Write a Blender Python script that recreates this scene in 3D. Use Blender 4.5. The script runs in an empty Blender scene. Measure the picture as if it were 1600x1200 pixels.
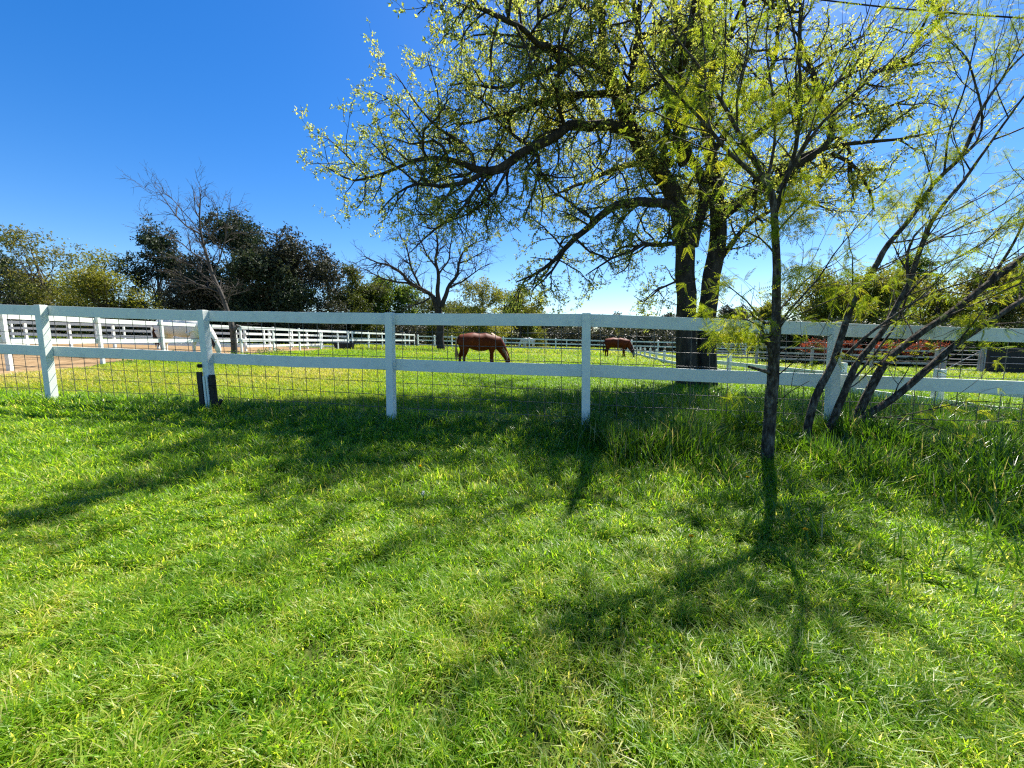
import bpy, math, random
import numpy as np
from mathutils import Vector, Matrix

# ------------------------------------------------------------------ camera, world, sun
S = bpy.context.scene
COL = S.collection
F, PITCH, CAMH, SLOPE = 601.0, math.radians(6.55), 1.10, 0.025     # focal length in photo pixels, tilt, eye height, fall of the land to the right
cam = bpy.data.cameras.new('camera'); camo = bpy.data.objects.new('camera', cam); COL.objects.link(camo)
camo.location = (0, 0, CAMH); camo.rotation_euler = (math.pi/2 - PITCH, 0, 0)
cam.sensor_width = 36.0; cam.lens = F/1600*36.0; cam.clip_start = 0.05; cam.clip_end = 2000
S.camera = camo

SUN_EL, SUN_AZ = math.radians(54), math.radians(31)
w = bpy.data.worlds.new('World'); S.world = w; w.use_nodes = True
nt = w.node_tree; bg = nt.nodes['Background']
sky = nt.nodes.new('ShaderNodeTexSky'); sky.sky_type = 'NISHITA'; sky.sun_disc = False
sky.sun_elevation = SUN_EL; sky.sun_rotation = SUN_AZ
sky.altitude = 200; sky.air_density = 1.0; sky.dust_density = 0.35; sky.ozone_density = 3.5
hsv = nt.nodes.new('ShaderNodeHueSaturation'); hsv.inputs['Saturation'].default_value = 1.38; hsv.inputs['Hue'].default_value = 0.508; hsv.inputs['Value'].default_value = 1.0
nt.links.new(sky.outputs[0], hsv.inputs['Color']); nt.links.new(hsv.outputs[0], bg.inputs[0]); bg.inputs[1].default_value = 0.068
sl = bpy.data.lights.new('sun', 'SUN'); sl.energy = 5.0; sl.angle = math.radians(0.53); sl.color = (1.0, 0.95, 0.86)
so = bpy.data.objects.new('sun', sl); COL.objects.link(so)
so.rotation_euler = Vector((-math.sin(SUN_AZ)*math.cos(SUN_EL), -math.cos(SUN_AZ)*math.cos(SUN_EL), -math.sin(SUN_EL))).to_track_quat('-Z', 'Y').to_euler()
so.location = (0, 0, 30)
S.view_settings.view_transform = 'Standard'; S.view_settings.look = 'None'
S.view_settings.exposure = 1.48; S.view_settings.gamma = 1.0; S.view_settings.use_curve_mapping = False
cy = S.cycles
cy.max_bounces = 6; cy.diffuse_bounces = 3; cy.glossy_bounces = 2; cy.transmission_bounces = 4; cy.transparent_max_bounces = 4
cy.sample_clamp_indirect = 6.0
cy.use_denoising = False; cy.pixel_filter_type = 'BLACKMAN_HARRIS'; cy.filter_width = 1.25

# ------------------------------------------------------------------ helpers
CP, SP = math.cos(PITCH), math.sin(PITCH)
def g(x, y): return -SLOPE*x
def at(px, py, d):
    """the point of the world that stands d metres ahead in the direction of a photo pixel"""
    u, v = px-800, py-600
    fw, dn = F*CP - v*SP, F*SP + v*CP
    return Vector((u*d/fw, d, CAMH - dn*d/fw))
def onground(px, d):
    x = (px-800)*d/(F*CP)
    return Vector((x, d, g(x, d)))
def hitground(px, py):
    u, v = px-800, py-600
    fw, dn = F*CP - v*SP, F*SP + v*CP
    k = CAMH/(dn - SLOPE*u)
    return Vector((u*k, fw*k, g(u*k, fw*k)))

def tag(o, label=None, cat=None, group=None, kind=None):
    if label: o['label'] = label
    if cat: o['category'] = cat
    if group: o['group'] = group
    if kind: o['kind'] = kind
    return o
def empty(name, loc, label, cat, group=None, rz=0.0):
    o = bpy.data.objects.new(name, None); COL.objects.link(o); o.location = loc; o.rotation_euler = (0, 0, rz)
    o.empty_display_size = 0.2
    return tag(o, label, cat, group)
def link(name, me, mat, parent=None, world=True):
    o = bpy.data.objects.new(name, me); COL.objects.link(o)
    if mat: me.materials.append(mat)
    if parent:
        o.parent = parent
        if world: o.matrix_parent_inverse = Matrix.Translation(parent.location).inverted()
    return o
def mesh_np(name, V, Fq, tint=None, smooth=False):
    V = np.ascontiguousarray(V, dtype=np.float32); Fq = np.ascontiguousarray(Fq, dtype=np.int32)
    me = bpy.data.meshes.new(name); n, k = Fq.shape
    me.vertices.add(len(V)); me.vertices.foreach_set('co', V.ravel())
    me.loops.add(n*k); me.loops.foreach_set('vertex_index', Fq.ravel())
    me.polygons.add(n); me.polygons.foreach_set('loop_start', np.arange(0, n*k, k, dtype=np.int32))
    me.polygons.foreach_set('use_smooth', np.full(n, smooth, dtype=bool))
    if tint is not None:
        a = me.attributes.new('tint', 'FLOAT', 'FACE'); a.data.foreach_set('value', np.ascontiguousarray(tint, dtype=np.float32))
    me.update(calc_edges=True)
    return me

class Wood:
    """collects tapering tubes and makes one mesh of them"""
    def __init__(s): s.V, s.Q, s.n = [], [], 0
    def tube(s, pts, rad, sides=None, cap=True):
        P = np.array([tuple(p) for p in pts], dtype=np.float64); R = np.asarray(rad, dtype=np.float64); n = len(P)
        if n < 2: return
        m = sides or (10 if R[0] > 0.06 else 6 if R[0] > 0.012 else 4 if R[0] > 0.005 else 3)
        T = np.gradient(P, axis=0); T /= (np.linalg.norm(T, axis=1, keepdims=True)+1e-9)
        mean = T.mean(axis=0); ref = np.eye(3)[np.argmin(np.abs(mean))]
        A = np.cross(T, ref); A /= (np.linalg.norm(A, axis=1, keepdims=True)+1e-9); B = np.cross(T, A)
        th = np.arange(m)*2*math.pi/m
        ring = P[:, None, :] + R[:, None, None]*(np.cos(th)[None, :, None]*A[:, None, :] + np.sin(th)[None, :, None]*B[:, None, :])
        s.V.append(ring.reshape(-1, 3))
        i = np.arange(n-1)[:, None]*m; j = np.arange(m)[None, :]; j2 = (j+1) % m
        q = np.stack([i+j, i+j2, i+m+j2, i+m+j], axis=-1).reshape(-1, 4) + s.n
        s.Q.append(q); s.n += n*m
        if cap and R[-1] > 0.004:
            c = np.arange(m) + (n-1)*m + s.n - n*m
            if m == 4: s.Q.append(c[None, :])
            elif m in (6, 10):
                for k in range(1, m-2, 2): s.Q.append(np.array([[c[0], c[k], c[k+1], c[k+2]]]))
    def box(s, c, sx, sy, sz, rot=None):
        v = np.array([(-1,-1,-1),(1,-1,-1),(1,1,-1),(-1,1,-1),(-1,-1,1),(1,-1,1),(1,1,1),(-1,1,1)], float)*np.array([sx, sy, sz])/2
        if rot is not None: v = v @ np.array(rot.to_3x3()).T
        s.V.append(v + np.array(tuple(c)))
        s.Q.append(np.array([(0,3,2,1),(4,5,6,7),(0,1,5,4),(1,2,6,5),(2,3,7,6),(3,0,4,7)]) + s.n); s.n += 8
    def hull(s, base4, top4):
        s.V.append(np.array([tuple(p) for p in list(base4)+list(top4)], float))
        s.Q.append(np.array([(0,3,2,1),(4,5,6,7),(0,1,5,4),(1,2,6,5),(2,3,7,6),(3,0,4,7)]) + s.n); s.n += 8
    def mesh(s, name, smooth=True): return mesh_np(name, np.concatenate(s.V), np.concatenate(s.Q), None, smooth)

def bevel(o, wdt=0.004):
    m = o.modifiers.new('bevel', 'BEVEL'); m.width = wdt; m.segments = 2; m.limit_method = 'ANGLE'
    return o

# ------------------------------------------------------------------ materials
def new_mat(name):
    m = bpy.data.materials.new(name); m.use_nodes = True
    t = m.node_tree; t.nodes.clear(); out = t.nodes.new('ShaderNodeOutputMaterial')
    return m, t, out
def noise(t, scale, detail=4, rough=0.55, vec=None, stretch=None):
    n = t.nodes.new('ShaderNodeTexNoise'); n.inputs['Scale'].default_value = scale; n.inputs['Detail'].default_value = detail; n.inputs['Roughness'].default_value = rough
    tc = t.nodes.new('ShaderNodeNewGeometry'); src = tc.outputs['Position']
    if stretch:
        mp = t.nodes.new('ShaderNodeMapping'); mp.inputs['Scale'].default_value = stretch; t.links.new(src, mp.inputs[0]); src = mp.outputs[0]
    t.links.new(src, n.inputs['Vector'])
    return n
def ramp(t, src, stops):
    r = t.nodes.new('ShaderNodeValToRGB'); e = r.color_ramp.elements
    while len(e) < len(stops): e.new(0.5)
    for k, (p, c) in enumerate(stops): e[k].position = p; e[k].color = (*c, 1)
    t.links.new(src, r.inputs[0]); return r
def leaf_mat(name, stops, transl=0.45, tboost=1.5, rough=0.45, spec=0.35, patch=None):
    m, t, out = new_mat(name)
    at_ = t.nodes.new('ShaderNodeAttribute'); at_.attribute_name = 'tint'
    src = at_.outputs['Fac']
    if patch:
        n = noise(t, patch[0], 3); a = t.nodes.new('ShaderNodeMath'); a.operation = 'MULTIPLY_ADD'; a.inputs[1].default_value = patch[1]; a.inputs[2].default_value = -patch[1]*0.5
        t.links.new(n.outputs['Fac'], a.inputs[0]); b = t.nodes.new('ShaderNodeMath'); b.operation = 'ADD'; b.use_clamp = True
        t.links.new(src, b.inputs[0]); t.links.new(a.outputs[0], b.inputs[1]); src = b.outputs[0]
    r = ramp(t, src, stops)
    p = t.nodes.new('ShaderNodeBsdfPrincipled'); p.inputs['Roughness'].default_value = rough; p.inputs['Specular IOR Level'].default_value = spec
    t.links.new(r.outputs[0], p.inputs['Base Color'])
    tr = t.nodes.new('ShaderNodeBsdfTranslucent')
    mul = t.nodes.new('ShaderNodeVectorMath'); mul.operation = 'MULTIPLY'; mul.inputs[1].default_value = (tboost*1.1, tboost, tboost*0.55)
    t.links.new(r.outputs[0], mul.inputs[0]); t.links.new(mul.outputs[0], tr.inputs['Color'])
    mx = t.nodes.new('ShaderNodeMixShader'); mx.inputs[0].default_value = transl
    t.links.new(p.outputs[0], mx.inputs[1]); t.links.new(tr.outputs[0], mx.inputs[2]); t.links.new(mx.outputs[0], out.inputs[0])
    return m
def solid_mat(name, stops, scale=6, rough=0.8, bump=0.0, bscale=40, stretch=None, spec=0.3, detail=5, metallic=0.0):
    m, t, out = new_mat(name)
    n = noise(t, scale, detail, 0.6, stretch=stretch); r = ramp(t, n.outputs['Fac'], stops)
    p = t.nodes.new('ShaderNodeBsdfPrincipled'); p.inputs['Roughness'].default_value = rough; p.inputs['Specular IOR Level'].default_value = spec; p.inputs['Metallic'].default_value = metallic
    t.links.new(r.outputs[0], p.inputs['Base Color'])
    if bump:
        n2 = noise(t, bscale, 4, 0.6, stretch=stretch); b = t.nodes.new('ShaderNodeBump'); b.inputs['Strength'].default_value = bump; b.inputs['Distance'].default_value = 0.02
        t.links.new(n2.outputs['Fac'], b.inputs['Height']); t.links.new(b.outputs[0], p.inputs['Normal'])
    t.links.new(p.outputs[0], out.inputs[0])
    return m

M = {}
M['lawn'] = leaf_mat('lawn_blade', [(0.0, (0.045, 0.130, 0.004)), (0.45, (0.145, 0.275, 0.012)), (0.72, (0.27, 0.36, 0.035)), (0.86, (0.38, 0.39, 0.10)), (1.0, (0.46, 0.43, 0.20))], 0.56, 2.1, 0.42, 0.4, patch=(1.3, 0.35))
M['tall'] = leaf_mat('tall_grass_blade', [(0.0, (0.025, 0.085, 0.004)), (0.55, (0.080, 0.185, 0.007)), (0.85, (0.10, 0.19, 0.03)), (1.0, (0.34, 0.32, 0.15))], 0.42, 1.5, 0.36, 0.5, patch=(1.0, 0.25))
M['pasture'] = leaf_mat('pasture_blade', [(0.0, (0.07, 0.18, 0.004)), (0.45, (0.155, 0.28, 0.006)), (0.75, (0.27, 0.30, 0.025)), (1.0, (0.44, 0.38, 0.16))], 0.45, 1.7, 0.5, 0.3, patch=(0.22, 0.7))
M['oakleaf'] = leaf_mat('oak_leaf', [(0.0, (0.12, 0.17, 0.045)), (0.5, (0.22, 0.275, 0.075)), (1.0, (0.36, 0.36, 0.11))], 0.64, 1.9, 0.6, 0.2)
M['mesquite'] = leaf_mat('mesquite_leaf', [(0.0, (0.09, 0.16, 0.012)), (0.5, (0.18, 0.25, 0.018)), (1.0, (0.32, 0.33, 0.03))], 0.55, 1.5, 0.65, 0.15)
M['cedar'] = leaf_mat('cedar_foliage', [(0.0, (0.016, 0.030, 0.014)), (0.6, (0.032, 0.055, 0.022)), (1.0, (0.075, 0.085, 0.05))], 0.25, 1.2, 0.5, 0.3)
M['cedarbrown'] = leaf_mat('brownish_cedar_foliage', [(0.0, (0.024, 0.028, 0.016)), (0.55, (0.048, 0.055, 0.032)), (1.0, (0.105, 0.105, 0.07))], 0.2, 1.2, 0.5, 0.3)
M['olive'] = leaf_mat('olive_foliage', [(0.0, (0.05, 0.075, 0.016)), (0.5, (0.11, 0.13, 0.025)), (1.0, (0.22, 0.20, 0.05))], 0.4, 1.4, 0.45, 0.3)
M['yellowgreen'] = leaf_mat('yellow_green_foliage', [(0.0, (0.09, 0.12, 0.015)), (0.5, (0.19, 0.21, 0.03)), (1.0, (0.32, 0.29, 0.06))], 0.45, 1.45, 0.45, 0.3)
M['bright'] = leaf_mat('bright_green_foliage', [(0.0, (0.06, 0.11, 0.015)), (0.5, (0.12, 0.19, 0.025)), (1.0, (0.22, 0.28, 0.05))], 0.45, 1.4, 0.45, 0.3)
M['red'] = leaf_mat('red_foliage', [(0.0, (0.05, 0.045, 0.02)), (0.5, (0.16, 0.04, 0.025)), (1.0, (0.40, 0.085, 0.05))], 0.35, 1.3, 0.45, 0.3)
M['weed'] = leaf_mat('weed_leaf', [(0.0, (0.03, 0.085, 0.015)), (0.6, (0.07, 0.16, 0.025)), (1.0, (0.14, 0.23, 0.05))], 0.4, 1.4, 0.35, 0.5)
M['bark'] = solid_mat('oak_bark', [(0.3, (0.022, 0.018, 0.014)), (0.6, (0.065, 0.055, 0.044)), (0.8, (0.12, 0.105, 0.085))], 9, 0.95, 0.9, 26, stretch=(1, 1, 0.3), spec=0.1)
M['bark2'] = solid_mat('mesquite_bark', [(0.32, (0.022, 0.017, 0.013)), (0.5, (0.07, 0.056, 0.043)), (0.68, (0.20, 0.18, 0.145))], 34, 0.9, 1.0, 70, stretch=(1, 1, 0.4), spec=0.15)
M['bark3'] = solid_mat('grey_bark', [(0.3, (0.04, 0.035, 0.03)), (0.6, (0.095, 0.084, 0.072)), (0.8, (0.18, 0.165, 0.145))], 3, 0.9, 0.3, 12, spec=0.15)
M['soil'] = solid_mat('soil_and_thatch', [(0.3, (0.030, 0.038, 0.012)), (0.5, (0.060, 0.082, 0.018)), (0.62, (0.09, 0.12, 0.025)), (0.75, (0.15, 0.14, 0.05))], 1.2, 1.0, 0.4, 30, spec=0.05)
M['sand'] = solid_mat('arena_sand', [(0.3, (0.11, 0.07, 0.035)), (0.5, (0.24, 0.16, 0.082)), (0.72, (0.33, 0.24, 0.14))], 4.5, 1.0, 1.0, 9, spec=0.05)
M['wire'] = solid_mat('galvanised_wire', [(0.3, (0.08, 0.076, 0.072)), (0.7, (0.18, 0.175, 0.165))], 8, 0.5, 0, spec=0.5, metallic=0.5)
M['black'] = solid_mat('weathered_black_board', [(0.3, (0.006, 0.006, 0.007)), (0.7, (0.022, 0.022, 0.024))], 9, 0.6, 0.2, 60, stretch=(1, 1, 0.1))
M['greyplank'] = solid_mat('grey_weathered_rail', [(0.3, (0.30, 0.27, 0.26)), (0.7, (0.50, 0.46, 0.44))], 5, 0.85, 0.2, 30)
M['rubber'] = solid_mat('black_cable', [(0.4, (0.010, 0.010, 0.011)), (0.6, (0.02, 0.02, 0.02))], 5, 0.6)
M['cutwood'] = solid_mat('pale_cut_wood', [(0.3, (0.35, 0.30, 0.22)), (0.7, (0.55, 0.50, 0.40))], 60, 0.9)
M['string'] = solid_mat('white_string', [(0.3, (0.6, 0.6, 0.58)), (0.7, (0.8, 0.8, 0.78))], 60, 0.9)
M['petal'] = solid_mat('yellow_petal', [(0.3, (0.75, 0.45, 0.01)), (0.7, (0.85, 0.60, 0.02))], 90, 0.6)
M['seed'] = solid_mat('white_seed_head', [(0.3, (0.6, 0.6, 0.55)), (0.7, (0.8, 0.8, 0.76))], 90, 0.9)
def paint_mat():
    m, t, out = new_mat('white_fence_paint')
    n = noise(t, 7, 6, 0.65, stretch=(1, 1, 1)); r = ramp(t, n.outputs['Fac'], [(0.28, (0.64, 0.68, 0.61)), (0.45, (0.76, 0.80, 0.72)), (0.7, (0.80, 0.84, 0.76))])
    gpos = t.nodes.new('ShaderNodeNewGeometry')
    n2 = noise(t, 90, 5, 0.7, stretch=(0.15, 1, 1)); r2 = ramp(t, n2.outputs['Fac'], [(0.30, (0.80, 0.80, 0.78)), (0.42, (1, 1, 1))])
    mul = t.nodes.new('ShaderNodeVectorMath'); mul.operation = 'MULTIPLY'; t.links.new(r.outputs[0], mul.inputs[0]); t.links.new(r2.outputs[0], mul.inputs[1])
    p = t.nodes.new('ShaderNodeBsdfPrincipled'); p.inputs['Roughness'].default_value = 0.55; p.inputs['Specular IOR Level'].default_value = 0.35
    t.links.new(mul.outputs[0], p.inputs['Base Color'])
    b = t.nodes.new('ShaderNodeBump'); b.inputs['Strength'].default_value = 0.12; b.inputs['Distance'].default_value = 0.01
    t.links.new(n2.outputs['Fac'], b.inputs['Height']); t.links.new(b.outputs[0], p.inputs['Normal']); t.links.new(p.outputs[0], out.inputs[0])
    return m
M['paint'] = paint_mat()

# ------------------------------------------------------------------ the land
EDGE_Y, EDGE_X = [6, 8.4, 10, 12.5, 14.3, 17, 33], [-9.8, -11.3, -12.1, -13.2, -13.7, -14.1, -14.0]
def build_ground():
    xs = np.array([-600, -300, -150, -80, -40, -20, -10, -5, 0, 5, 10, 20, 40, 80, 150, 300, 600], float)
    ys = np.array([-60, -20, -8, 0, 4, 8, 16, 30, 50, 80, 130, 220, 400, 800], float)
    X, Y = np.meshgrid(xs, ys); V = np.stack([X, Y, -SLOPE*X], -1).reshape(-1, 3)
    nx, ny = len(xs), len(ys)
    q = [(j*nx+i, j*nx+i+1, (j+1)*nx+i+1, (j+1)*nx+i) for j in range(ny-1) for i in range(nx-1)]
    o = link('ground', mesh_np('ground', V, np.array(q)), M['soil']); tag(o, kind='structure')
    # the sand of the riding arena beyond the long fence on the left, with an uneven edge
    rng = np.random.default_rng(3); xs = -14.6; V = []
    ys = np.linspace(7, 33, 60); edge = np.interp(ys, EDGE_Y, EDGE_X) + 0.25*np.sin(ys*1.3) + rng.normal(0, 0.12, 60)
    for y, e in zip(ys, edge): V += [(e, y, g(e, y)+0.006), (-45, y, g(-45, y)+0.006)]
    q = [(2*i, 2*i+2, 2*i+3, 2*i+1) for i in range(59)]
    o = link('arena_sand', mesh_np('arena_sand', np.array(V), np.array(q)), M['sand']); tag(o, kind='structure')
build_ground()

# ------------------------------------------------------------------ grass
def blades(rng, X, Y, H, W_, lean, segs, tint, dz=0.0, up=1.0):
    n = len(X); Z = -SLOPE*X + dz
    th = rng.uniform(0, 2*math.pi, n); ph = th + rng.normal(math.pi/2, 0.5, n)
    lx, ly = np.cos(th), np.sin(th); wx, wy = np.cos(ph), np.sin(ph)
    ts = np.linspace(0, 1, segs+1); prof = np.interp(ts, [0, 0.35, 0.75, 1], [0.8, 1.0, 0.65, 0.06])
    V = np.empty((n, segs+1, 2, 3), np.float32)
    for k, (t, pw) in enumerate(zip(ts, prof)):
        cx = X + lx*H*lean*t**1.8; cy_ = Y + ly*H*lean*t**1.8; cz = Z + H*(t - 0.33*np.minimum(lean, 1.5)*t**2.4)
        for s, sg in enumerate((-0.5, 0.5)):
            V[:, k, s, 0] = cx + sg*wx*W_*pw; V[:, k, s, 1] = cy_ + sg*wy*W_*pw; V[:, k, s, 2] = cz
    base = (np.arange(n)*(segs+1)*2)[:, None]
    q = np.concatenate([base + np.array([[2*k, 2*k+1, 2*k+3, 2*k+2]]) for k in range(segs)], axis=1).reshape(-1, 4)
    return V.reshape(-1, 3), q, np.repeat(tint, segs)
def vnoise(x, y, s, seed):
    r = np.random.default_rng(seed); G = r.uniform(0, 1, (256, 256)); a, b = x*s+1000, y*s+1000
    i, j = np.floor(a).astype(int), np.floor(b).astype(int); fa, fb = a-i, b-j; fa, fb = fa*fa*(3-2*fa), fb*fb*(3-2*fb); i %= 256; j %= 256; i2, j2 = (i+1) % 256, (j+1) % 256
    return (G[i, j]*(1-fa)+G[i2, j]*fa)*(1-fb) + (G[i, j2]*(1-fa)+G[i2, j2]*fa)*fb
FX = [(-6.57, 5.45), (-4.15, 5.20), (-1.49, 4.72), (0.826, 4.32), (3.44, 4.10)]
def fence_y(x): return np.interp(x, [-20]+[p[0] for p in FX]+[12], [6.8]+[p[1] for p in FX]+[3.35])
def fan(rng, n, d0, d1, margin=1.45, pw=1.0):
    d = (rng.uniform(0, 1, n)*(d1**2-d0**2)+d0**2)**0.5
    x = rng.uniform(-1, 1, n)*(margin*d + 0.5)
    return x, d
SB = hitground(1197, 733)
def build_grass():
    rng = np.random.default_rng(11)
    parts = []
    def put(n, d0, d1, segs, hmean, wk, wmin, margin=1.45, lmax=1.35):
        x, y = fan(rng, n, d0, d1, margin)
        k = y < fence_y(x) + 0.5; x, y = x[k], y[k]; n = len(x)
        tuft = vnoise(x, y, 11.0, 6)*.6 + vnoise(x, y, 23.0, 7)*.4      # the turf grows in tufts with gaps between
        k = rng.uniform(0, 1, n) < np.clip((tuft-0.20)*2.6, 0.28, 1.0); x, y, tuft = x[k], y[k], tuft[k]; n = len(x)
        a = vnoise(x, y, 0.9, 1); b = vnoise(x, y, 3.1, 2); c = vnoise(x, y, 9.0, 5)
        # the mower leaves the strip along the fence and under the young trees long
        longer = np.clip(1 - (fence_y(x)-y)/0.9, 0, 1)*0.8 + np.clip((x-0.6)/2.0, 0, 1)*np.clip((y-1.6)/1.6, 0, 1)*1.3
        h = hmean*(0.40+0.35*a+0.35*b+1.1*np.clip(tuft-.25, 0, 1))*rng.uniform(0.5, 1.5, n)*(1+longer)
        dry = np.clip(1.15 - (y-0.4)/2.4, 0, 1)*0.15*(0.3+vnoise(x, y, 1.6, 9))
        tint = np.clip(rng.normal(0.40, 0.20, n) + 0.30*(c-0.5) + dry*rng.choice([0.4, 1.0, 2.0], n), 0, 1) - 0.12*np.clip(longer, 0, 1)
        straw = rng.uniform(0, 1, n) < 0.02 + 0.16*dry; tint[straw] = rng.uniform(0.8, 1.0, straw.sum())
        parts.append(blades(rng, x, y, h, np.maximum(wmin, wk*y)*rng.uniform(0.6, 1.3, n), rng.uniform(0.25, lmax, n), segs, tint))
    put(380000, 0.45, 2.5, 3, 0.044, 0.0030, 0.0044, 1.5)
    put(320000, 2.5, 6.5, 3, 0.066, 0.0022, 0.0062)
    off = 0; VV, QQ, TT = [], [], []
    for V, q, t in parts: VV.append(V); QQ.append(q+off); TT.append(t); off += len(V)
    o = link('lawn_grass', mesh_np('lawn_grass', np.concatenate(VV), np.concatenate(QQ), np.concatenate(TT)), M['lawn'])
    tag(o, 'mown bright green grass with straw coloured bits in front of the fence', 'grass', kind='stuff')
    # long grass along the fence and round the young trees
    parts.clear()
    n = 42000; x = rng.uniform(-7, 9, n); y = fence_y(x) + rng.normal(0, 0.30, n)
    keep = rng.uniform(0, 1, n) < np.interp(x, [-7, -3, 0, 1.5, 9], [0.20, 0.35, 0.6, 1, 1]); x, y = x[keep], y[keep]
    x2 = rng.uniform(0.9, 8, 62000); y2 = fence_y(x2) - np.abs(rng.normal(0, 0.9, 62000))*np.interp(x2, [.9, 1.8, 9], [.5, 1, 1.1])
    x3 = rng.uniform(0.2, 8, 26000); y3 = fence_y(x3) + np.abs(rng.normal(0, 1.6, 26000))
    x, y = np.concatenate([x, x2, x3]), np.concatenate([y, y2, y3]); n = len(x)
    big = np.interp(x, [-7, 0, 1.2, 2.0, 9], [0.13, 0.17, 0.24, 0.31, 0.33])
    h = big*rng.uniform(0.4, 1.35, n)*(0.5+1.0*vnoise(x, y, 2.3, 21))*np.clip(1.15-np.clip(fence_y(x)-y-.45, 0, 9)*np.interp(x, [1, 2.6, 4], [.42, .30, .26]), .25, 1)
    for cx, cy2, rad_, low_ in ((SB.x-.05, SB.y-.15, .50, .20), (SB.x+.02, SB.y-.7, .7, .45)): h *= np.clip((np.hypot(x-cx, y-cy2)/rad_)**2, low_, 1)
    tint = np.clip(rng.normal(0.50, 0.2, n), 0, 0.9); s = rng.uniform(0, 1, n) < 0.05; tint[s] = 1.0
    parts.append(blades(rng, x, y, h, rng.uniform(0.006, 0.011, n), rng.uniform(0.05, 0.75, n), 4, tint))
    V, q, t = parts[0]
    o = link('tall_grass', mesh_np('tall_grass', V, q, t), M['tall'])
    tag(o, 'long dark green grass growing along the fence and round the young trees', 'grass', kind='stuff')
    # pasture behind the fence
    parts.clear()
    for n, d0, d1, hm, wk in ((200000, 4.2, 12, 0.10, 0.0016), (170000, 12, 30, 0.14, 0.0015), (120000, 30, 75, 0.22, 0.0015)):
        x, y = fan(rng, n, d0, d1)
        k = (y > fence_y(x)+0.2) & ((x > np.interp(y, EDGE_Y, EDGE_X)+0.25*np.sin(y*1.3)+0.45) | (y > 33.5)); x, y = x[k], y[k]; n = len(x)
        a = vnoise(x, y, 0.35, 31); b = vnoise(x, y, 1.4, 32)
        h = hm*(0.5+0.7*a+0.5*b)*rng.uniform(0.5, 1.3, n)
        left = np.clip((-x-0.3)/3.5, 0, 1)*np.clip((15-y)/6, 0, 1)*0.34
        tint = np.clip(rng.normal(0.36, 0.14, n) + 0.35*(a-0.5) + left + np.interp(y, [10, 20, 45], [0, 0.10, 0.22]), 0, 1)
        parts.append(blades(rng, x, y, h, np.maximum(0.006, wk*y)*rng.uniform(0.6, 1.3, n), rng.uniform(0.3, 1.4, n), 2, tint))
    off = 0; VV, QQ, TT = [], [], []
    for V, q, t in parts: VV.append(V); QQ.append(q+off); TT.append(t); off += len(V)
    o = link('pasture_grass', mesh_np('pasture_grass', np.concatenate(VV), np.concatenate(QQ), np.concatenate(TT)), M['pasture'])
    tag(o, 'sunlit yellow green pasture grass grazed short behind the fence', 'grass', kind='stuff')
build_grass()

# leaf templates: (verts, quads) about the origin, stem along +x
def leaf_cluster(rng, k, L, Wd, spread=1.0):
    V, Q = [], []
    for i in range(k):
        a = rng.uniform(0, 2*math.pi); el = rng.uniform(-0.9, 1.0)*spread
        d = np.array([0.6+math.cos(a)*0.6*math.cos(el), math.sin(a)*math.cos(el), math.sin(el)]); d /= np.linalg.norm(d)
        sd = np.cross(d, rng.normal(0, 1, 3)); sd /= np.linalg.norm(sd); nn = np.cross(d, sd); l = L*rng.uniform(0.6, 1.2); wd = Wd*rng.uniform(0.7, 1.2)
        b = len(V)
        V += [d*l*0.08, d*l*0.55 + sd*wd*0.5 + nn*wd*0.15, d*l - nn*l*0.12, d*l*0.55 - sd*wd*0.5 + nn*wd*0.15]; Q.append((b, b+1, b+2, b+3))
    return np.array(V), np.array(Q)
def pinnate(rng, L, pairs, drop):
    V, Q = [], []
    for sgn in (-1, 1):
        ang = sgn*rng.uniform(0.25, 0.55)
        for i in range(pairs+1):
            t = (i+1)/(pairs+1); c = np.array([math.cos(ang)*L*t, math.sin(ang)*L*t, -drop*L*t*t])
            for s2 in ((-1, 1) if i < pairs else (0,)):
                a2 = ang + s2*1.05; l = L*0.30*(1-0.45*t); d = np.array([math.cos(a2), math.sin(a2), -0.55-0.3*t]); d /= np.linalg.norm(d)
                sd = np.array([-math.sin(a2), math.cos(a2), 0])*L*0.026; b = len(V)
                V += [c, c+d*l*0.5+sd, c+d*l, c+d*l*0.5-sd]; Q.append((b, b+1, b+2, b+3))
        b = len(V); e = np.array([math.cos(ang)*L, math.sin(ang)*L, -drop*L]); mid = np.array([math.cos(ang)*L*.5, math.sin(ang)*L*.5, -drop*L*.25])
        V += [np.zeros(3), mid+[0, 0, L*0.008], e, mid-[0, 0, L*0.008]]; Q.append((b, b+1, b+2, b+3))
    return np.array(V), np.array(Q)
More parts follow.
